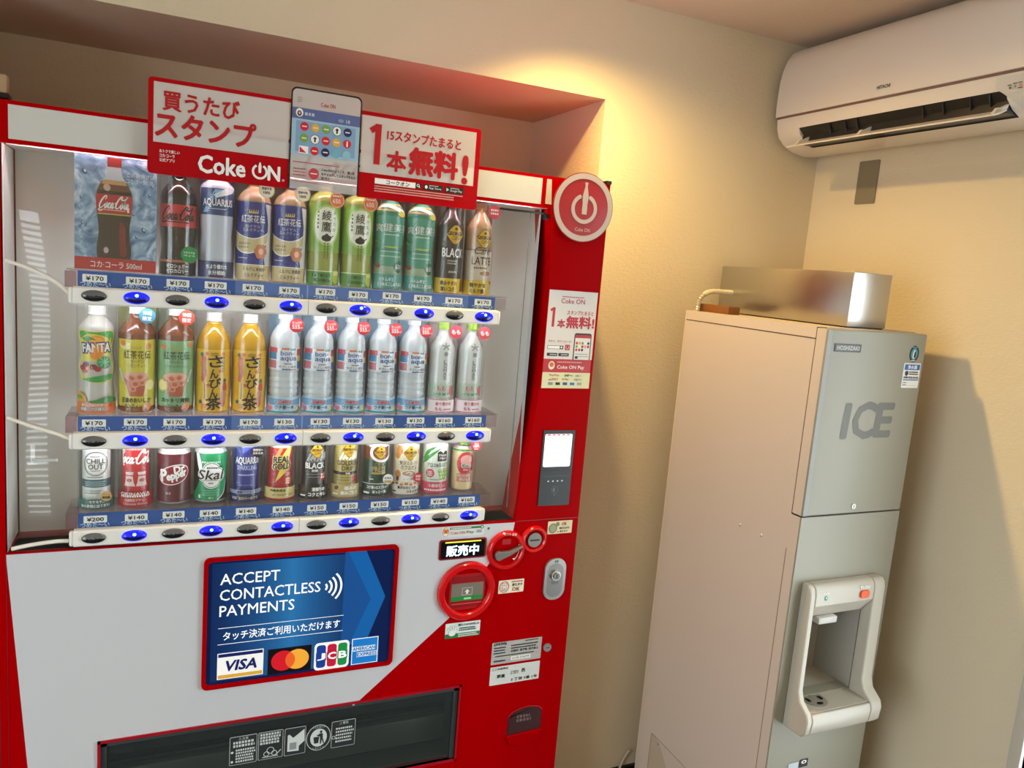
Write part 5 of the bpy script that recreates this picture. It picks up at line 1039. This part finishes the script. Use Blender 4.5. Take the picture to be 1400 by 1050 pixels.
rect(b, T, .008, .026, .036, .052, mat('c83a30', .4), 4); lines(b, T, .010, .024, .048, 3, .005, .003, mat('f0d8a0', .4), 5); lines(b, T, .008, .022, .062, 2, .004, .0018, mat('e8b0a0', .4)); b.build('label', t, smooth=60)
base_sign(t, c, .030, mat('d8c47c', .4), lambda b, T: (rect(b, T, -.047, .047, 0, .005, mat('a82028', .4), 2), tx(b, T, '沖縄県限定', -.008, .0235, .006, INKD, w=.036, bold=.02), tx(b, T, 'ローヤルゼリー入り', .004, .0135, .0056, INKD, w=.046, bold=.02))); sleeve(t, c, .133, mat('cfc9c2', .5))
for q, i in enumerate((6, 7)):
    t, c, b, T = can(i, ('slim black coffee can with a yellow diamond badge in the bottom row', 'slim gold coffee can with a mountain picture in the bottom row')[q], .0262, .137, ('1a1a1c', 'b8a45a')[q])
    mm = mat(('9a9a98', 'e8e4d4')[q], .35)
    for k in range(7): u = -.022+k*.0075; poly(b, T, [(u, .088+.003*(k % 3)), (u+.005, .088), (u+.014, .108-.002*(k % 2)), (u+.010, .108)], mm, 2)
    diamond(b, T, .003, .113, .0175)
    if q == 0:
        tx(b, T, 'PLATINUM', 0, .0875, .005, mm, w=.034, lay=4); tx(b, T, 'BLACK', 0, .0775, .0135, WH, w=.046, bold=.02, lay=5); tx(b, T, '無糖', -.001, .0655, .006, WH, w=.014, bold=.015, lay=4); rect(b, T, .012, .030, .040, .060, mat('a81c28', .4), 4); lines(b, T, .014, .028, .055, 2, .007, .005, mat('e8c8b8', .4), 5); lines(b, T, -.016, .010, .057, 2, .007, .0015, mm)
    else:
        tx(b, T, 'GOLDEN', 0, .082, .0115, INKD, w=.050, bold=.015, lay=5); tx(b, T, 'DRIP', .001, .0685, .0098, INKD, w=.028, bold=.015, lay=5); rect(b, T, -.046, .046, .053, .060, INKD, 3); tx(b, T, '微糖', .001, .0565, .005, WH, bold=.02, lay=5); rect(b, T, .012, .032, .034, .050, mat('b03030', .4), 4); lines(b, T, -.024, .01, .046, 2, .006, .0018, INKD)
    b.build('label', t, smooth=60)
    sg = (('深煎りの', 'コクとキレ'), ('極みの', '飲みごたえ'))[q]
    base_sign(t, c, .031, (INKD, mat('c4b070', .4))[q], lambda b, T: (tx(b, T, sg[0], .008, .023, .0088, WH, w=.030, bold=.045, lay=4), tx(b, T, sg[1], .006, .011, .0088, WH, w=.042, bold=.045, lay=4), ell(b, T, -.026, .023, .006, .0045, mat('5a3422', .4), 3, rot=.7), rect(b, T, -.036, -.022, .006, .0095, WH, 3))); sleeve(t, c, .135, mat('d4d2cc', .5))
t, c, b, T = can(8, 'dark green coffee can with a white cream swirl in the bottom row', .0300, .130, '16402e', 'dcdcd8')
rect(b, T, -.0525, .0525, .088, .119, mat('7a3c20', .35), 2); stroke(b, T, arc(.006, .106, .026, 130, 340, 20, .021), .0065, WH, 3, n=0); stroke(b, T, [(.030, .098), (.026, .115), (.036, .121)], .004, WH, 3); diamond(b, T, .003, .106, .0165)
tx(b, T, 'ご褒美', 0, .0775, .008, mat('b89a50', .4), w=.022, bold=.01, lay=5); tx(b, T, 'PRESS', 0, .0655, .0125, mat('c8b070', .4), w=.032, bold=.01, lay=5); rect(b, T, -.018, .018, .0525, .0575, mat('b89a50', .4), 3); lines(b, T, -.022, -.012, .040, 1, .003, .003, WH); b.build('label', t, smooth=60)
base_sign(t, c, .031, mat('1a4232', .4), lambda b, T: (rect(b, T, -.047, .047, .0295, .031, WH, 2), tx(b, T, 'コク深いエスプレッソで', .002, .0215, .0078, WH, w=.060, bold=.03, lay=4), tx(b, T, 'ほっと一息。', .004, .0105, .0078, WH, w=.036, bold=.03, lay=4), rect(b, T, -.038, -.022, .005, .0095, WH, 3)))
badge(t, c, .0215, .042, .0125, mat('e8e6e0', .4), lambda b, T: (tx(b, T, '新商品', 0, .003, .005, INKD, w=.017, bold=.01), rect(b, T, -.009, .009, -.009, -.003, mat('b89a50', .4), 2))); sleeve(t, c, .128, r=.0350)
t, c, b, T = can(9, 'cream and orange milk coffee can with a cup picture in the bottom row', .0315, .131, 'e2d4b4', 'e4e2dc')
rect(b, T, -.055, .055, .060, .098, mat('dcc68e', .4), 1)
for (u, v, rr) in ((-.026, .108, .009), (-.030, .096, .007), (-.025, .115, .006), (.029, .105, .006), (-.028, .05, .008)): ell(b, T, u, v, rr, rr*1.2, mat('c88434', .35), 3)
diamond(b, T, .002, .103, .018); tx(b, T, '贅沢ミルクの', 0, .0785, .0098, INKD, w=.048, bold=.008, lay=5); tx(b, T, 'カフェオレ', .0, .0675, .0098, INKD, w=.042, bold=.008, lay=5); rect(b, T, -.02, .02, .031, .056, mat('ece6da', .4), 3); ell(b, T, 0, .052, .0195, .0085, mat('f0ece4', .4), 4); ell(b, T, 0, .0525, .0165, .0065, mat('c09a78', .4), 5); stroke(b, T, [(-.008, .053), (0, .056), (.008, .052), (.001, .050)], .0025, mat('f0e8dc', .4), 6); tx(b, T, 'コーヒー/砂糖', 0, .0375, .0045, INKD, w=.026, lay=5); ell(b, T, -.028, .038, .004, .006, mat('7a2020', .4), 4); b.build('label', t, smooth=60)
def d(b, T):
    for k in range(8): ell(b, T, -.042+k*.012, .025+.002*(k % 2), .005, .003, mat('c07a38', .4), 2)
    tx(b, T, '贅沢なひととき', -.004, .0175, .0072, INKD, w=.046, bold=.03, lay=4); tx(b, T, 'つるピカ?', .010, .008, .0068, INKD, w=.030, bold=.03, lay=4); rect(b, T, -.042, -.031, .005, .008, INKD, 3); ell(b, T, .033, .008, .004, .004, mat('8a2020', .4), 3)
base_sign(t, c, .0295, mat('e8e2d4', .4), d); badge(t, c, .0215, .043, .0115, mat('c82030', .4), lambda b, T: (tx(b, T, '国産', 0, .004, .0055, WH, w=.012, bold=.02), tx(b, T, '牛乳', 0, -.004, .0055, WH, w=.012, bold=.02))); sleeve(t, c, .129, r=.0350)
t, c, b, T = can(10, 'pale green grape juice can with a black square logo in the bottom row', .0315, .131, 'dfe6d6', 'e4e4de')
for pts in ([(-.040, .076), (-.020, .100), (.004, .114), (-.012, .098), (-.032, .078)], [(-.044, .085), (-.030, .108), (-.008, .118), (-.022, .104), (-.038, .085)], [(-.045, .070), (-.036, .09), (-.02, .096), (-.034, .08)]): poly(b, T, cat(pts+[pts[0]], 4), mat('3f9440', .35), 2)
poly(b, T, [(-.004, .081), (.024, .081), (.024, .104), (.017, .1075), (.010, .102), (.003, .107), (-.004, .104)], INKD, 4); tx(b, T, 'Minute', .010, .0965, .006, WH, w=.022, bold=.02, lay=6); tx(b, T, 'Maid', .010, .0885, .006, WH, w=.017, bold=.02, lay=6)
tx(b, T, 'アロエ&白ぶどう', .0, .0715, .0105, mat('1c2a20', .4), w=.056, bold=.012, lay=5)
for k in range(10): u = .004+(k % 4)*.008+(k//4)*.003; v = .056-(k//4)*.009; ell(b, T, u, v, .0056, .0058, mat('8fb04a', .35), 4); ell(b, T, u-.0012, v+.002, .002, .002, mat('cfe09a', .3), 5)
ell(b, T, -.020, .050, .0105, .011, mat('c83a50', .4), 4); lines(b, T, -.027, -.013, .054, 3, .0045, .003, WH, 6); ell(b, T, .026, .108, .003, .005, mat('b8d8a0', .4), 3); lines(b, T, -.022, .022, .034, 1, .003, .0025, mat('6a8a6a', .4)); b.build('label', t, smooth=60)
base_sign(t, c, .0285, mat('d4405c', .4), lambda b, T: (tx(b, T, '小腹満たしに', .0, .0195, .0085, WH, w=.046, bold=.012), lines(b, T, -.034, .034, .008, 1, .003, .0045, WH))); sleeve(t, c, .129, r=.0350)
t, c, b, T = can(11, 'pink apple juice pouch bottle with green cap at the right end of the bottom row', .0270, .115, 'e0cc98', 'dcc4c4', (.004, .110))
capped(t, c, .115, .011, .014, mat('9cc85a', .4)); rect(b, T, -.047, .047, .070, .106, mat('a8c4cc', .4), 1); rect(b, T, -.047, .047, .103, .108, mat('4a9a50', .4), 3); ell(b, T, 0, .072, .0245, .030, mat('c82c38', .4), 3); ell(b, T, 0, .080, .015, .014, mat('e8a8a0', .4), 4); tx(b, T, 'Qoo', 0, .066, .0115, mat('f0f0e8', .4), w=.024, bold=.07, lay=6); tx(b, T, 'Qoo', 0, .066, .0115, mat('2a7a44', .4), w=.022, bold=.015, lay=8); lines(b, T, -.007, .007, .0555, 1, .003, .003, WH, 6); rect(b, T, .016, .022, .053, .060, INKD, 4); rect(b, T, -.023, .021, .024, .046, mat('c8806a', .4), 4)
tx(b, T, 'ぎゅっとしたおいしさ', .0, .041, .006, WH, w=.040, bold=.02, lay=6); tx(b, T, 'おいしさ', .0, .031, .0088, WH, w=.030, bold=.02, lay=6); b.build('label', t, smooth=60)
badge(t, c, .0195, .120, .0135, mat('c02a3a', .4), lambda b, T: (tx(b, T, '果汁', 0, .005, .005, WH, w=.011), tx(b, T, '100%', 0, -.001, .006, WH, w=.016, bold=.02), lines(b, T, -.005, .006, -.008, 1, .003, .003, WH))); sleeve(t, c, .133, mat('dccccc', .5), r=.0348)

# ================================================================== ice dispenser
IX0, IX1, IYF, IYB, IT = 1.522, 1.855, -.409, .13, .0435
IM = thing('ice_dispenser', ((IX0+IX1)/2, -.14, ZF), 'tall narrow beige ice dispenser standing in the corner', 'ice machine')
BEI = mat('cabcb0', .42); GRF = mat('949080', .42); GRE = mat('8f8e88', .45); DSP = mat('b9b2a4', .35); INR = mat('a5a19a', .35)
OX0, OX1, OZ0, OZ1 = 1.570, 1.768, -.885, -.632
m = MB()
m.box(IX0, IX1, -.27, IYB, ZF+.02, IT, BEI)
for a in ((IX0, OX0, OZ0-.03, OZ1+.03), (OX1, IX1, OZ0-.03, OZ1+.03), (IX0, IX1, OZ1+.03, IT), (IX0, IX1, ZF+.02, OZ0-.03)): m.box(a[0], a[1], -.374, -.27, a[2], a[3], BEI)
for x in (IX0+.02, IX1-.06):
    for y in (-.34, .06): m.box(x, x+.04, y, y+.04, ZF, ZF+.02, BLACK)
m.build('cabinet', IM, smooth=0)
m = MB(); GV = mat('4a3328', .6)
m.box(IX0-.0006, IX0+.002, -.374, IYB-.003, .0150, .0172, GV); m.build('top_groove', IM, smooth=0)
m = MB(); m.box(IX0-.0008, IX0+.004, IYB-.0045, IYB, ZF+.03, IT, mat('d8cbb8', .4)); m.box(IX0-.0006, IX0+.002, -.3742, -.3722, ZF+.03, -.50, mat('7a6658', .6)); m.build('side_trim', IM, smooth=0)
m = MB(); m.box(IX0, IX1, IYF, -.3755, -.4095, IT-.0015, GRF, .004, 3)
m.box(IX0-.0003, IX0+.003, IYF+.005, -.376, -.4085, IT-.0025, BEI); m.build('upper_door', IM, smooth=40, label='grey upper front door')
m = MB()
m.box(IX0+.0002, IX0+.0145, IYF-.0008, IYF+.002, -.4085, IT-.004, GRE, .0006); m.build('door_edge_strip', IM, smooth=0)
m = MB(); m.box(IX0, IX0+.03, -.3757, -.3735, -.4115, IT, GV); m.build('door_gap', IM, smooth=0)
m = MB()
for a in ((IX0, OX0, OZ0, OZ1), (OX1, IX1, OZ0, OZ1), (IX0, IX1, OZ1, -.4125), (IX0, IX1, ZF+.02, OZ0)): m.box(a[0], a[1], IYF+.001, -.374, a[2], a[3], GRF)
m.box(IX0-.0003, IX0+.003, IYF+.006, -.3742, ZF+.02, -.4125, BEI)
m.build('lower_front', IM, smooth=0, label='grey lower front panel')
T = FRONT(0, 0, IYF)
m = MB(); m.prism(rpts(1.547, 1.632, -.0095, .0095, .001, 2), FRONT(0, 0, IYF), 0, .0015, BLACK); 
TN = FRONT(0, 0, IYF-.0015); rect(m, TN, 1.551, 1.628, -.0065, .0065, mat('5c5c58', .4), 1); tx(m, TN, 'HOSHIZAKI', 1.5895, 0, .0095, mat('c4c2b8', .4), w=.071, bold=.01, lay=3)
m.build('nameplate', IM, smooth=0)
m = MB(); u, v = 1.816, -.0075
ell(m, T, u, v, .0165, .0205, INK, 1, 40); ell(m, T, u, v, .0115, .0145, mat('3d93a8', .4), 2, 40); poly(m, T, cat([(u-.004, v-.011), (u-.005, v), (u-.002, v+.008), (u+.001, v+.0105), (u+.003, v+.007), (u+.005, v), (u+.004, v-.011), (u-.004, v-.011)], 4), WH, 3); poly(m, T, cat([(u-.001, v-.009), (u-.001, v), (u+.001, v+.006), (u+.003, v+.007), (u+.005, v), (u+.004, v-.010), (u-.001, v-.009)], 4), INK, 4)
lines(m, T, u-.010, u+.010, v+.0165, 1, .003, .002, mat('7ab0ba', .4), 3); lines(m, T, u-.008, u+.008, v-.0165, 1, .003, .003, WH, 3); m.build('emblem', IM, smooth=0, label='round black and teal emblem')
m = MB(); u0, u1 = 1.787, 1.846
m.prism(rpts(u0, u1, -.0925, -.0305, .002, 2), T, 0, .0006, WH); TB_ = FRONT(0, 0, IYF-.0006); rect(m, TB_, u0+.003, u1-.003, -.0475, -.0335, mat('1f6ab4', .4), 1); tx(m, TB_, '浄水器', (u0+u1)/2, -.0405, .0095, WH, w=.032, bold=.03, lay=3)
ell(m, TB_, u0+.012, -.056, .006, .0065, mat('1c2a4a', .4), 2); lines(m, TB_, u0+.020, u1-.003, -.053, 2, .005, .003, INK); tx(m, TB_, '098-923-4142', (u0+u1)/2, -.0665, .005, INK, w=.050, bold=.03, lay=3); rect(m, TB_, u0+.003, u1-.003, -.0735, -.071, mat('1f5aa4', .4), 2); lines(m, TB_, u0+.004, u0+.016, -.079, 2, .006, .002, INK); rect(m, TB_, u0+.016, u1-.006, -.087, -.0865, mat('8a8a88', .4), 2)
m.build('water_sticker', IM, smooth=0, label='white and blue water filter sticker')
m = MB(); LG = mat('6a6962', .5); sh = .07
tx(m, T, 'I', 1.6185, -.176, .081, LG, w=.014, bold=.03, lay=2, shear=.06); tx(m, T, 'C', 1.678, -.1745, .086, LG, w=.070, bold=.028, lay=2, shear=.06); tx(m, T, 'E', 1.746, -.174, .080, LG, w=.052, bold=.03, lay=2, shear=.06)
m.build('ice_lettering', IM, smooth=0, label='grey ICE lettering')
m = MB(); T3 = FRONT(1.685, -.391, IYF); m.prism([(.0065*math.cos(i*math.pi/10), .0065*math.sin(i*math.pi/10)) for i in range(20)], T3, 0, .003, mat('d8d6cc', .3, .6)); rect(m, T3, -.001, .001, -.004, .004, BLACK, 14); m.build('door_lock', IM, smooth=0)
# dispensing bay
m = MB()
def yz(pts): return pts
def pr_x(mb, pts, x0, x1, mt): mb.prism(pts, lambda u, v, w: (w, u, v), x0, x1, mt)
HX0, HX1 = 1.553, 1.806
side = [(-.408, -.953), (-.470, -.950), (-.480, -.938), (-.484, -.905), (-.478, -.888), (-.452, -.868), (-.443, -.845), (-.440, -.60), (-.436, -.585), (-.428, -.577), (-.408, -.576)]
pr_x(m, side, HX0, OX0, DSP); pr_x(m, side, OX1, HX1, DSP)
pr_x(m, [(-.408, OZ1), (-.440, OZ1), (-.440, -.60), (-.436, -.585), (-.428, -.577), (-.408, -.576)], OX0, OX1, DSP)
pr_x(m, [(-.408, -.953), (-.470, -.950), (-.480, -.938), (-.484, -.905), (-.478, -.890), (-.470, -.893), (-.408, -.893)], OX0, OX1, DSP)
hs = m.build('dispenser_housing', IM, smooth=50, bevel=.0035, label='beige dispenser bay')
m = MB()
m.box(OX0-.002, OX1+.002, -.285, -.280, OZ0-.012, OZ1+.002, INR); m.box(OX0-.004, OX0+.001, -.4075, -.28, OZ0-.012, OZ1, INR); m.box(OX1-.001, OX1+.004, -.4075, -.28, OZ0-.012, OZ1, INR)
m.prism([(-.438, OZ1+.001), (-.415, OZ1-.034), (-.30, OZ1-.085), (-.285, OZ1-.085), (-.285, OZ1+.001)], lambda u, v, w: (w, u, v), OX0+.0015, OX1-.0015, DSP)
m.build('bay_liner', hs, smooth=0)
m = MB(); m.box(OX0+.0005, OX1-.0005, -.470, -.2855, OZ0-.0075, OZ0-.005, DSP); m.build('drip_tray', hs, smooth=0)
m = MB(); T4 = lambda u, v, w=0.: (1.632+u, -.424+v, OZ0-.005+w)
m.prism([(.033*math.cos(i*math.pi/20), .033*math.sin(i*math.pi/20)) for i in range(40)], T4, 0, .0015, mat('8f8a7e', .4))
for u, v, a, b_ in ((-.020, 0, .0055, .009), (.020, 0, .0055, .009), (0, .020, .010, .0055), (0, -.020, .010, .0055)): ell(m, T4, u, v, a, b_, BLACK, 8)
m.build('drain_cover', hs, smooth=0)
m = MB(); m.box(1.606, 1.668, -.428, -.385, OZ1-.054, OZ1-.036, mat('c4c2bc', .35), .004); m.build('ice_chute', hs, smooth=40)
m = MB(); T5 = FRONT(0, 0, -.440)
m.prism(rpts(1.718, 1.748, -.6215, -.6015, .007), T5, 0, .005, mat('e8581c', .35)); pb = m.build('push_switch', hs, smooth=0, bevel=.0015, label='orange push switch')
m = MB(); tx(m, T5, 'PUSH', 1.733, -.5945, .0085, mat('f0ede4', .4), w=.030, bold=.03, lay=2); tx(m, T5, 'POWER', 1.604, -.598, .004, mat('f0ede4', .4), w=.020, lay=2); m.build('push_lettering', hs, smooth=0)
m = MB(); ell(m, T5, 1.604, -.610, .0052, .0062, mat('1c5a44', .3), 2); ell(m, T5, 1.6045, -.609, .0022, .0026, mat('58f0b0', .3, emit=1.5), 4); m.build('power_lamp', hs, smooth=0, label='green power lamp')
m = MB(); rect(m, T, 1.594, 1.628, -1.09, -1.07, mat('c4ccd4', .4), 2); rect(m, T, 1.632, 1.660, -1.088, -1.066, INK, 2); ell(m, T, 1.646, -1.074, .009, .005, WH, 3); ell(m, T, 1.646, -1.074, .004, .0025, INK, 4); m.build('rating_sticker', IM, smooth=0)
for y, z in ((-.204, -.498), (-.285, -.498)):
    m = MB(); m.lathe([(0, .0045), (.002, .004), (.0035, .002), (.004, 0)], (0, 0, 0), mat('d8d4cc', .3, .6), 14); m.v = [(IX0-p[2], y+p[0], z+p[1]) for p in m.v]; m.build('screw', IM)
m = MB(); TS = SIDE(0, 0, IX0)
stroke(m, TS, [(-.064, -1.40), (-.064, -1.268), (-.061, -1.264), (-.056, -1.264), (.14, -1.268)], .0016, mat('6a5a4c', .5), 2, n=0); ell(m, TS, -.028, -1.277, .004, .004, BLACK, 3); ell(m, TS, -.0285, -1.2765, .002, .002, WH, 4)
poly(m, TS, [(-.063, -1.265), (-.063, -1.44), (.13, -1.44), (-.02, -1.275), (-.045, -1.265)], mat('b9a995', .45), 1); m.build('access_panel', IM, smooth=0)
# cable on the wall by the machine
t = thing('power_cable', (1.50, .18, ZF+.01), 'thin grey cable behind the foot of the ice dispenser', 'cable')
m = MB(); m.tube(cat([(1.535, .185, -1.405), (1.515, .186, -1.435), (1.495, .180, -1.475), (1.480, .165, -1.495)]), .004, mat('b8b4a8', .5)); m.build('cable', t)
# stainless box, block and hose on top
STL = mat('b9b2a8', .22, .95); STL2 = bumpy(mat('b8b6b0', .28, .95), 300, .0002)
t = thing('steel_box', (1.72, -.09, IT), 'brushed stainless steel box lying on top of the ice dispenser', 'metal box')
m = MB(); m.box(1.650, 1.782, -.342, .15, IT+.003, IT+.137, STL2, .0015, 2); m.build('box', t, smooth=40)
m = MB(); m.box(1.655, 1.778, -.338, .125, IT, IT+.003, BLACK); m.build('rubber_foot', t, smooth=0)
t = thing('wooden_spacer', (1.59, .06, IT), 'small brown wooden spacer on top of the ice dispenser', 'wood block')
m = MB(); m.box(1.555, 1.595, -.015, .118, IT, IT+.022, mat('7a4a1c', .6), .001); m.build('spacer', t, smooth=40)
t = thing('flexible_hose', (1.537, .1, IT), 'short ribbed metal hose bending into the steel box', 'hose')
hp = cat([(1.537, .100, .0437), (1.5375, .099, .062), (1.541, .098, .078), (1.553, .097, .093), (1.575, .096, .102), (1.603, .095, .104), (1.650, .094, .104)], 9); n1 = len(hp)*2//3
m = MB(); m.tube(hp[:n1-8], .0065, mat('cfc8b0', .3, .6), 14, lambda i: .0060+.0016*(i % 3 == 0)); m.build('ribbed_section', t, smooth=30)
m = MB(); m.tube(hp[n1-9:], .0075, mat('cfc6a8', .35), 14); m.build('hose_end', t)

# ================================================================== air conditioner
AC = thing('air_conditioner', (1.92, -.24, .53), 'white wall-mounted air conditioner above the ice dispenser', 'air conditioner')
ACW = mat('e6ddd2', .32, coat=.2); ACL = mat('dcd5ca', .35); DRK = mat('141416', .3, coat=.3)
AY0, AY1 = .172, -.66
full = [(2.013, .553), (2.013, .838), (1.885, .840), (1.862, .834), (1.846, .822), (1.828, .800), (1.816, .770), (1.810, .74), (1.808, .70), (1.8075, .66), (1.809, .632), (1.812, .605), (1.822, .580), (1.845, .560), (1.880, .545), (1.93, .538), (1.975, .542)]
def pr_y(mb, pts, y0, y1, mt): mb.prism(pts, lambda u, v, w: (u, w, v), y0, y1, mt)
def seam(a): return a
bodyp = [p for p in full]
notch = [(2.013, .553), (2.013, .838), (1.885, .840), (1.862, .834), (1.846, .822), (1.828, .800), (1.816, .770), (1.810, .74), (1.808, .70), (1.8075, .66), (1.809, .632), (1.811, .612), (1.8135, .597), (1.90, .622), (1.93, .58), (1.90, .552), (1.872, .5475), (1.90, .542), (1.93, .538), (1.975, .542)]
NY0, NY1 = .085, -.535
m = MB(); pr_y(m, full, AY0, NY0, ACW); pr_y(m, notch, NY0, NY1, ACW); pr_y(m, full, NY1, AY1, ACW); m.build('casing', AC, smooth=35)
m = MB(); fp = [(1.90, .843), (1.860, .8405), (1.838, .828), (1.820, .804), (1.808, .772), (1.802, .74), (1.800, .70), (1.7995, .66), (1.801, .636), (1.8075, .636), (1.812, .77), (1.85, .828), (1.90, .838)]
pr_y(m, fp, AY0+.002, AY1-.002, ACW); m.build('front_panel', AC, smooth=35, bevel=.002, label='pale curved front panel')
m = MB(); pr_y(m, [(1.806, .6365), (1.8065, .6310), (1.8105, .6310), (1.8105, .6365)], AY0, AY1, mat('7a5c54', .5)); m.build('panel_gap', AC, smooth=0)
m = MB(); TA = SIDE(0, 0, 1.7993); tx(m, TA, 'HITACHI', .214, .659, .0085, INK, w=.040, bold=.02, shear=.15, lay=2); m.build('maker_lettering', AC, smooth=0)
m = MB(); m.box(1.83, 1.93, NY1+.002, NY0-.002, .551, .62, DRK)
m.v = [(x if not (x < 1.84 and z > .6) else x+.01, y, z) for x, y, z in m.v]
pr_y(m, [(1.816, .5955), (1.90, .620), (1.92, .58), (1.88, .549), (1.862, .551)], NY1+.002, NY0-.002, mat('1c1c1e', .35)); m.build('air_outlet', AC, smooth=0, label='black air outlet')
for y in (-.02, -.075, -.115, -.315, -.37, -.44, -.487):
    m = MB(); T = SIDE(y, 0, 0)
    m.prism([(1.812, .594), (1.845, .600), (1.85, .565), (1.838, .562)], lambda u, v, w: (u, y+w-(v-.56)*.35, v), -.0012, .0012, mat('2e2e32', .3, coat=.5)); m.build('louver_fin', AC, smooth=0)
m = MB(); m.prism([(1.770, .534), (1.790, .540), (1.815, .552), (1.814, .555), (1.788, .5435), (1.769, .5375)], lambda u, v, w: (u, w, v), .078, -.545, ACW); m.build('airflow_vane', AC, smooth=40, bevel=.001, label='white airflow vane')
for y in (.06, -.16, -.53):
    m = MB(); m.prism([(1.785, .541), (1.80, .558), (1.812, .560), (1.835, .572), (1.83, .560), (1.806, .548)], lambda u, v, w: (u, w, v), y-.004, y+.004, ACL); m.build('vane_bracket', AC, smooth=0)
m = MB()
cv = [(1.8065, .625), (1.8095, .606), (1.816, .585), (1.834, .565), (1.865, .547)]
vs = []; cc = cat(cv, 4)
for a, z in cc: vs += [(a-.003, -.515-.10*max(0, (.60-z)/.05)**.7*.55 if z < .60 else -.515, z-.001), (a-.003, AY1+.004, z-.001)]
m.add(vs, [[2*i, 2*i+1, 2*i+3, 2*i+2] for i in range(len(cc)-1)], mat('d6d2c8', .3)); m.build('display_cover', AC, smooth=60)
m = MB(); TA = SIDE(0, 0, 1.8045)
for y, z, a, col in ((-.548, .6035, .0045, '5a5a5c'), (-.560, .6055, .0045, '5a5a5c'), (-.571, .606, .0045, '6a5a4c')): rect(m, TA, -y-a, -y+a, z-.0012, z+.0012, mat(col, .5), 1)
for y, z, col in ((-.550, .5975, '3a3a3c'), (-.561, .599, '8a847c'), (-.5725, .600, 'e0603c')): ell(m, TA, -y, z, .0024, .0028, mat(col, .4), 1)
rect(m, TA, .568, .578, .5935, .5955, INK, 1); m.build('indicator_marks', AC, smooth=0)
m = MB(); BR = mat('b8a888', .5)
TBt = lambda u, v, w=0.: (1.90+v, -u, .5395-w)
m.build('underside_vent', AC) if False else None
# cover plate on the wall
t = thing('wall_plate', (XB-.006, -.011, .394), 'brown rectangular cover plate on the wall under the air conditioner', 'wall plate')
m = MB(); T = SIDE(0, 0, XB); m.prism(rpts(-.025, .047, .3955, .5205, .004, 4), T, 0, .005, mat('857a66', .4)); m.build('plate', t, smooth=0, bevel=.0015)
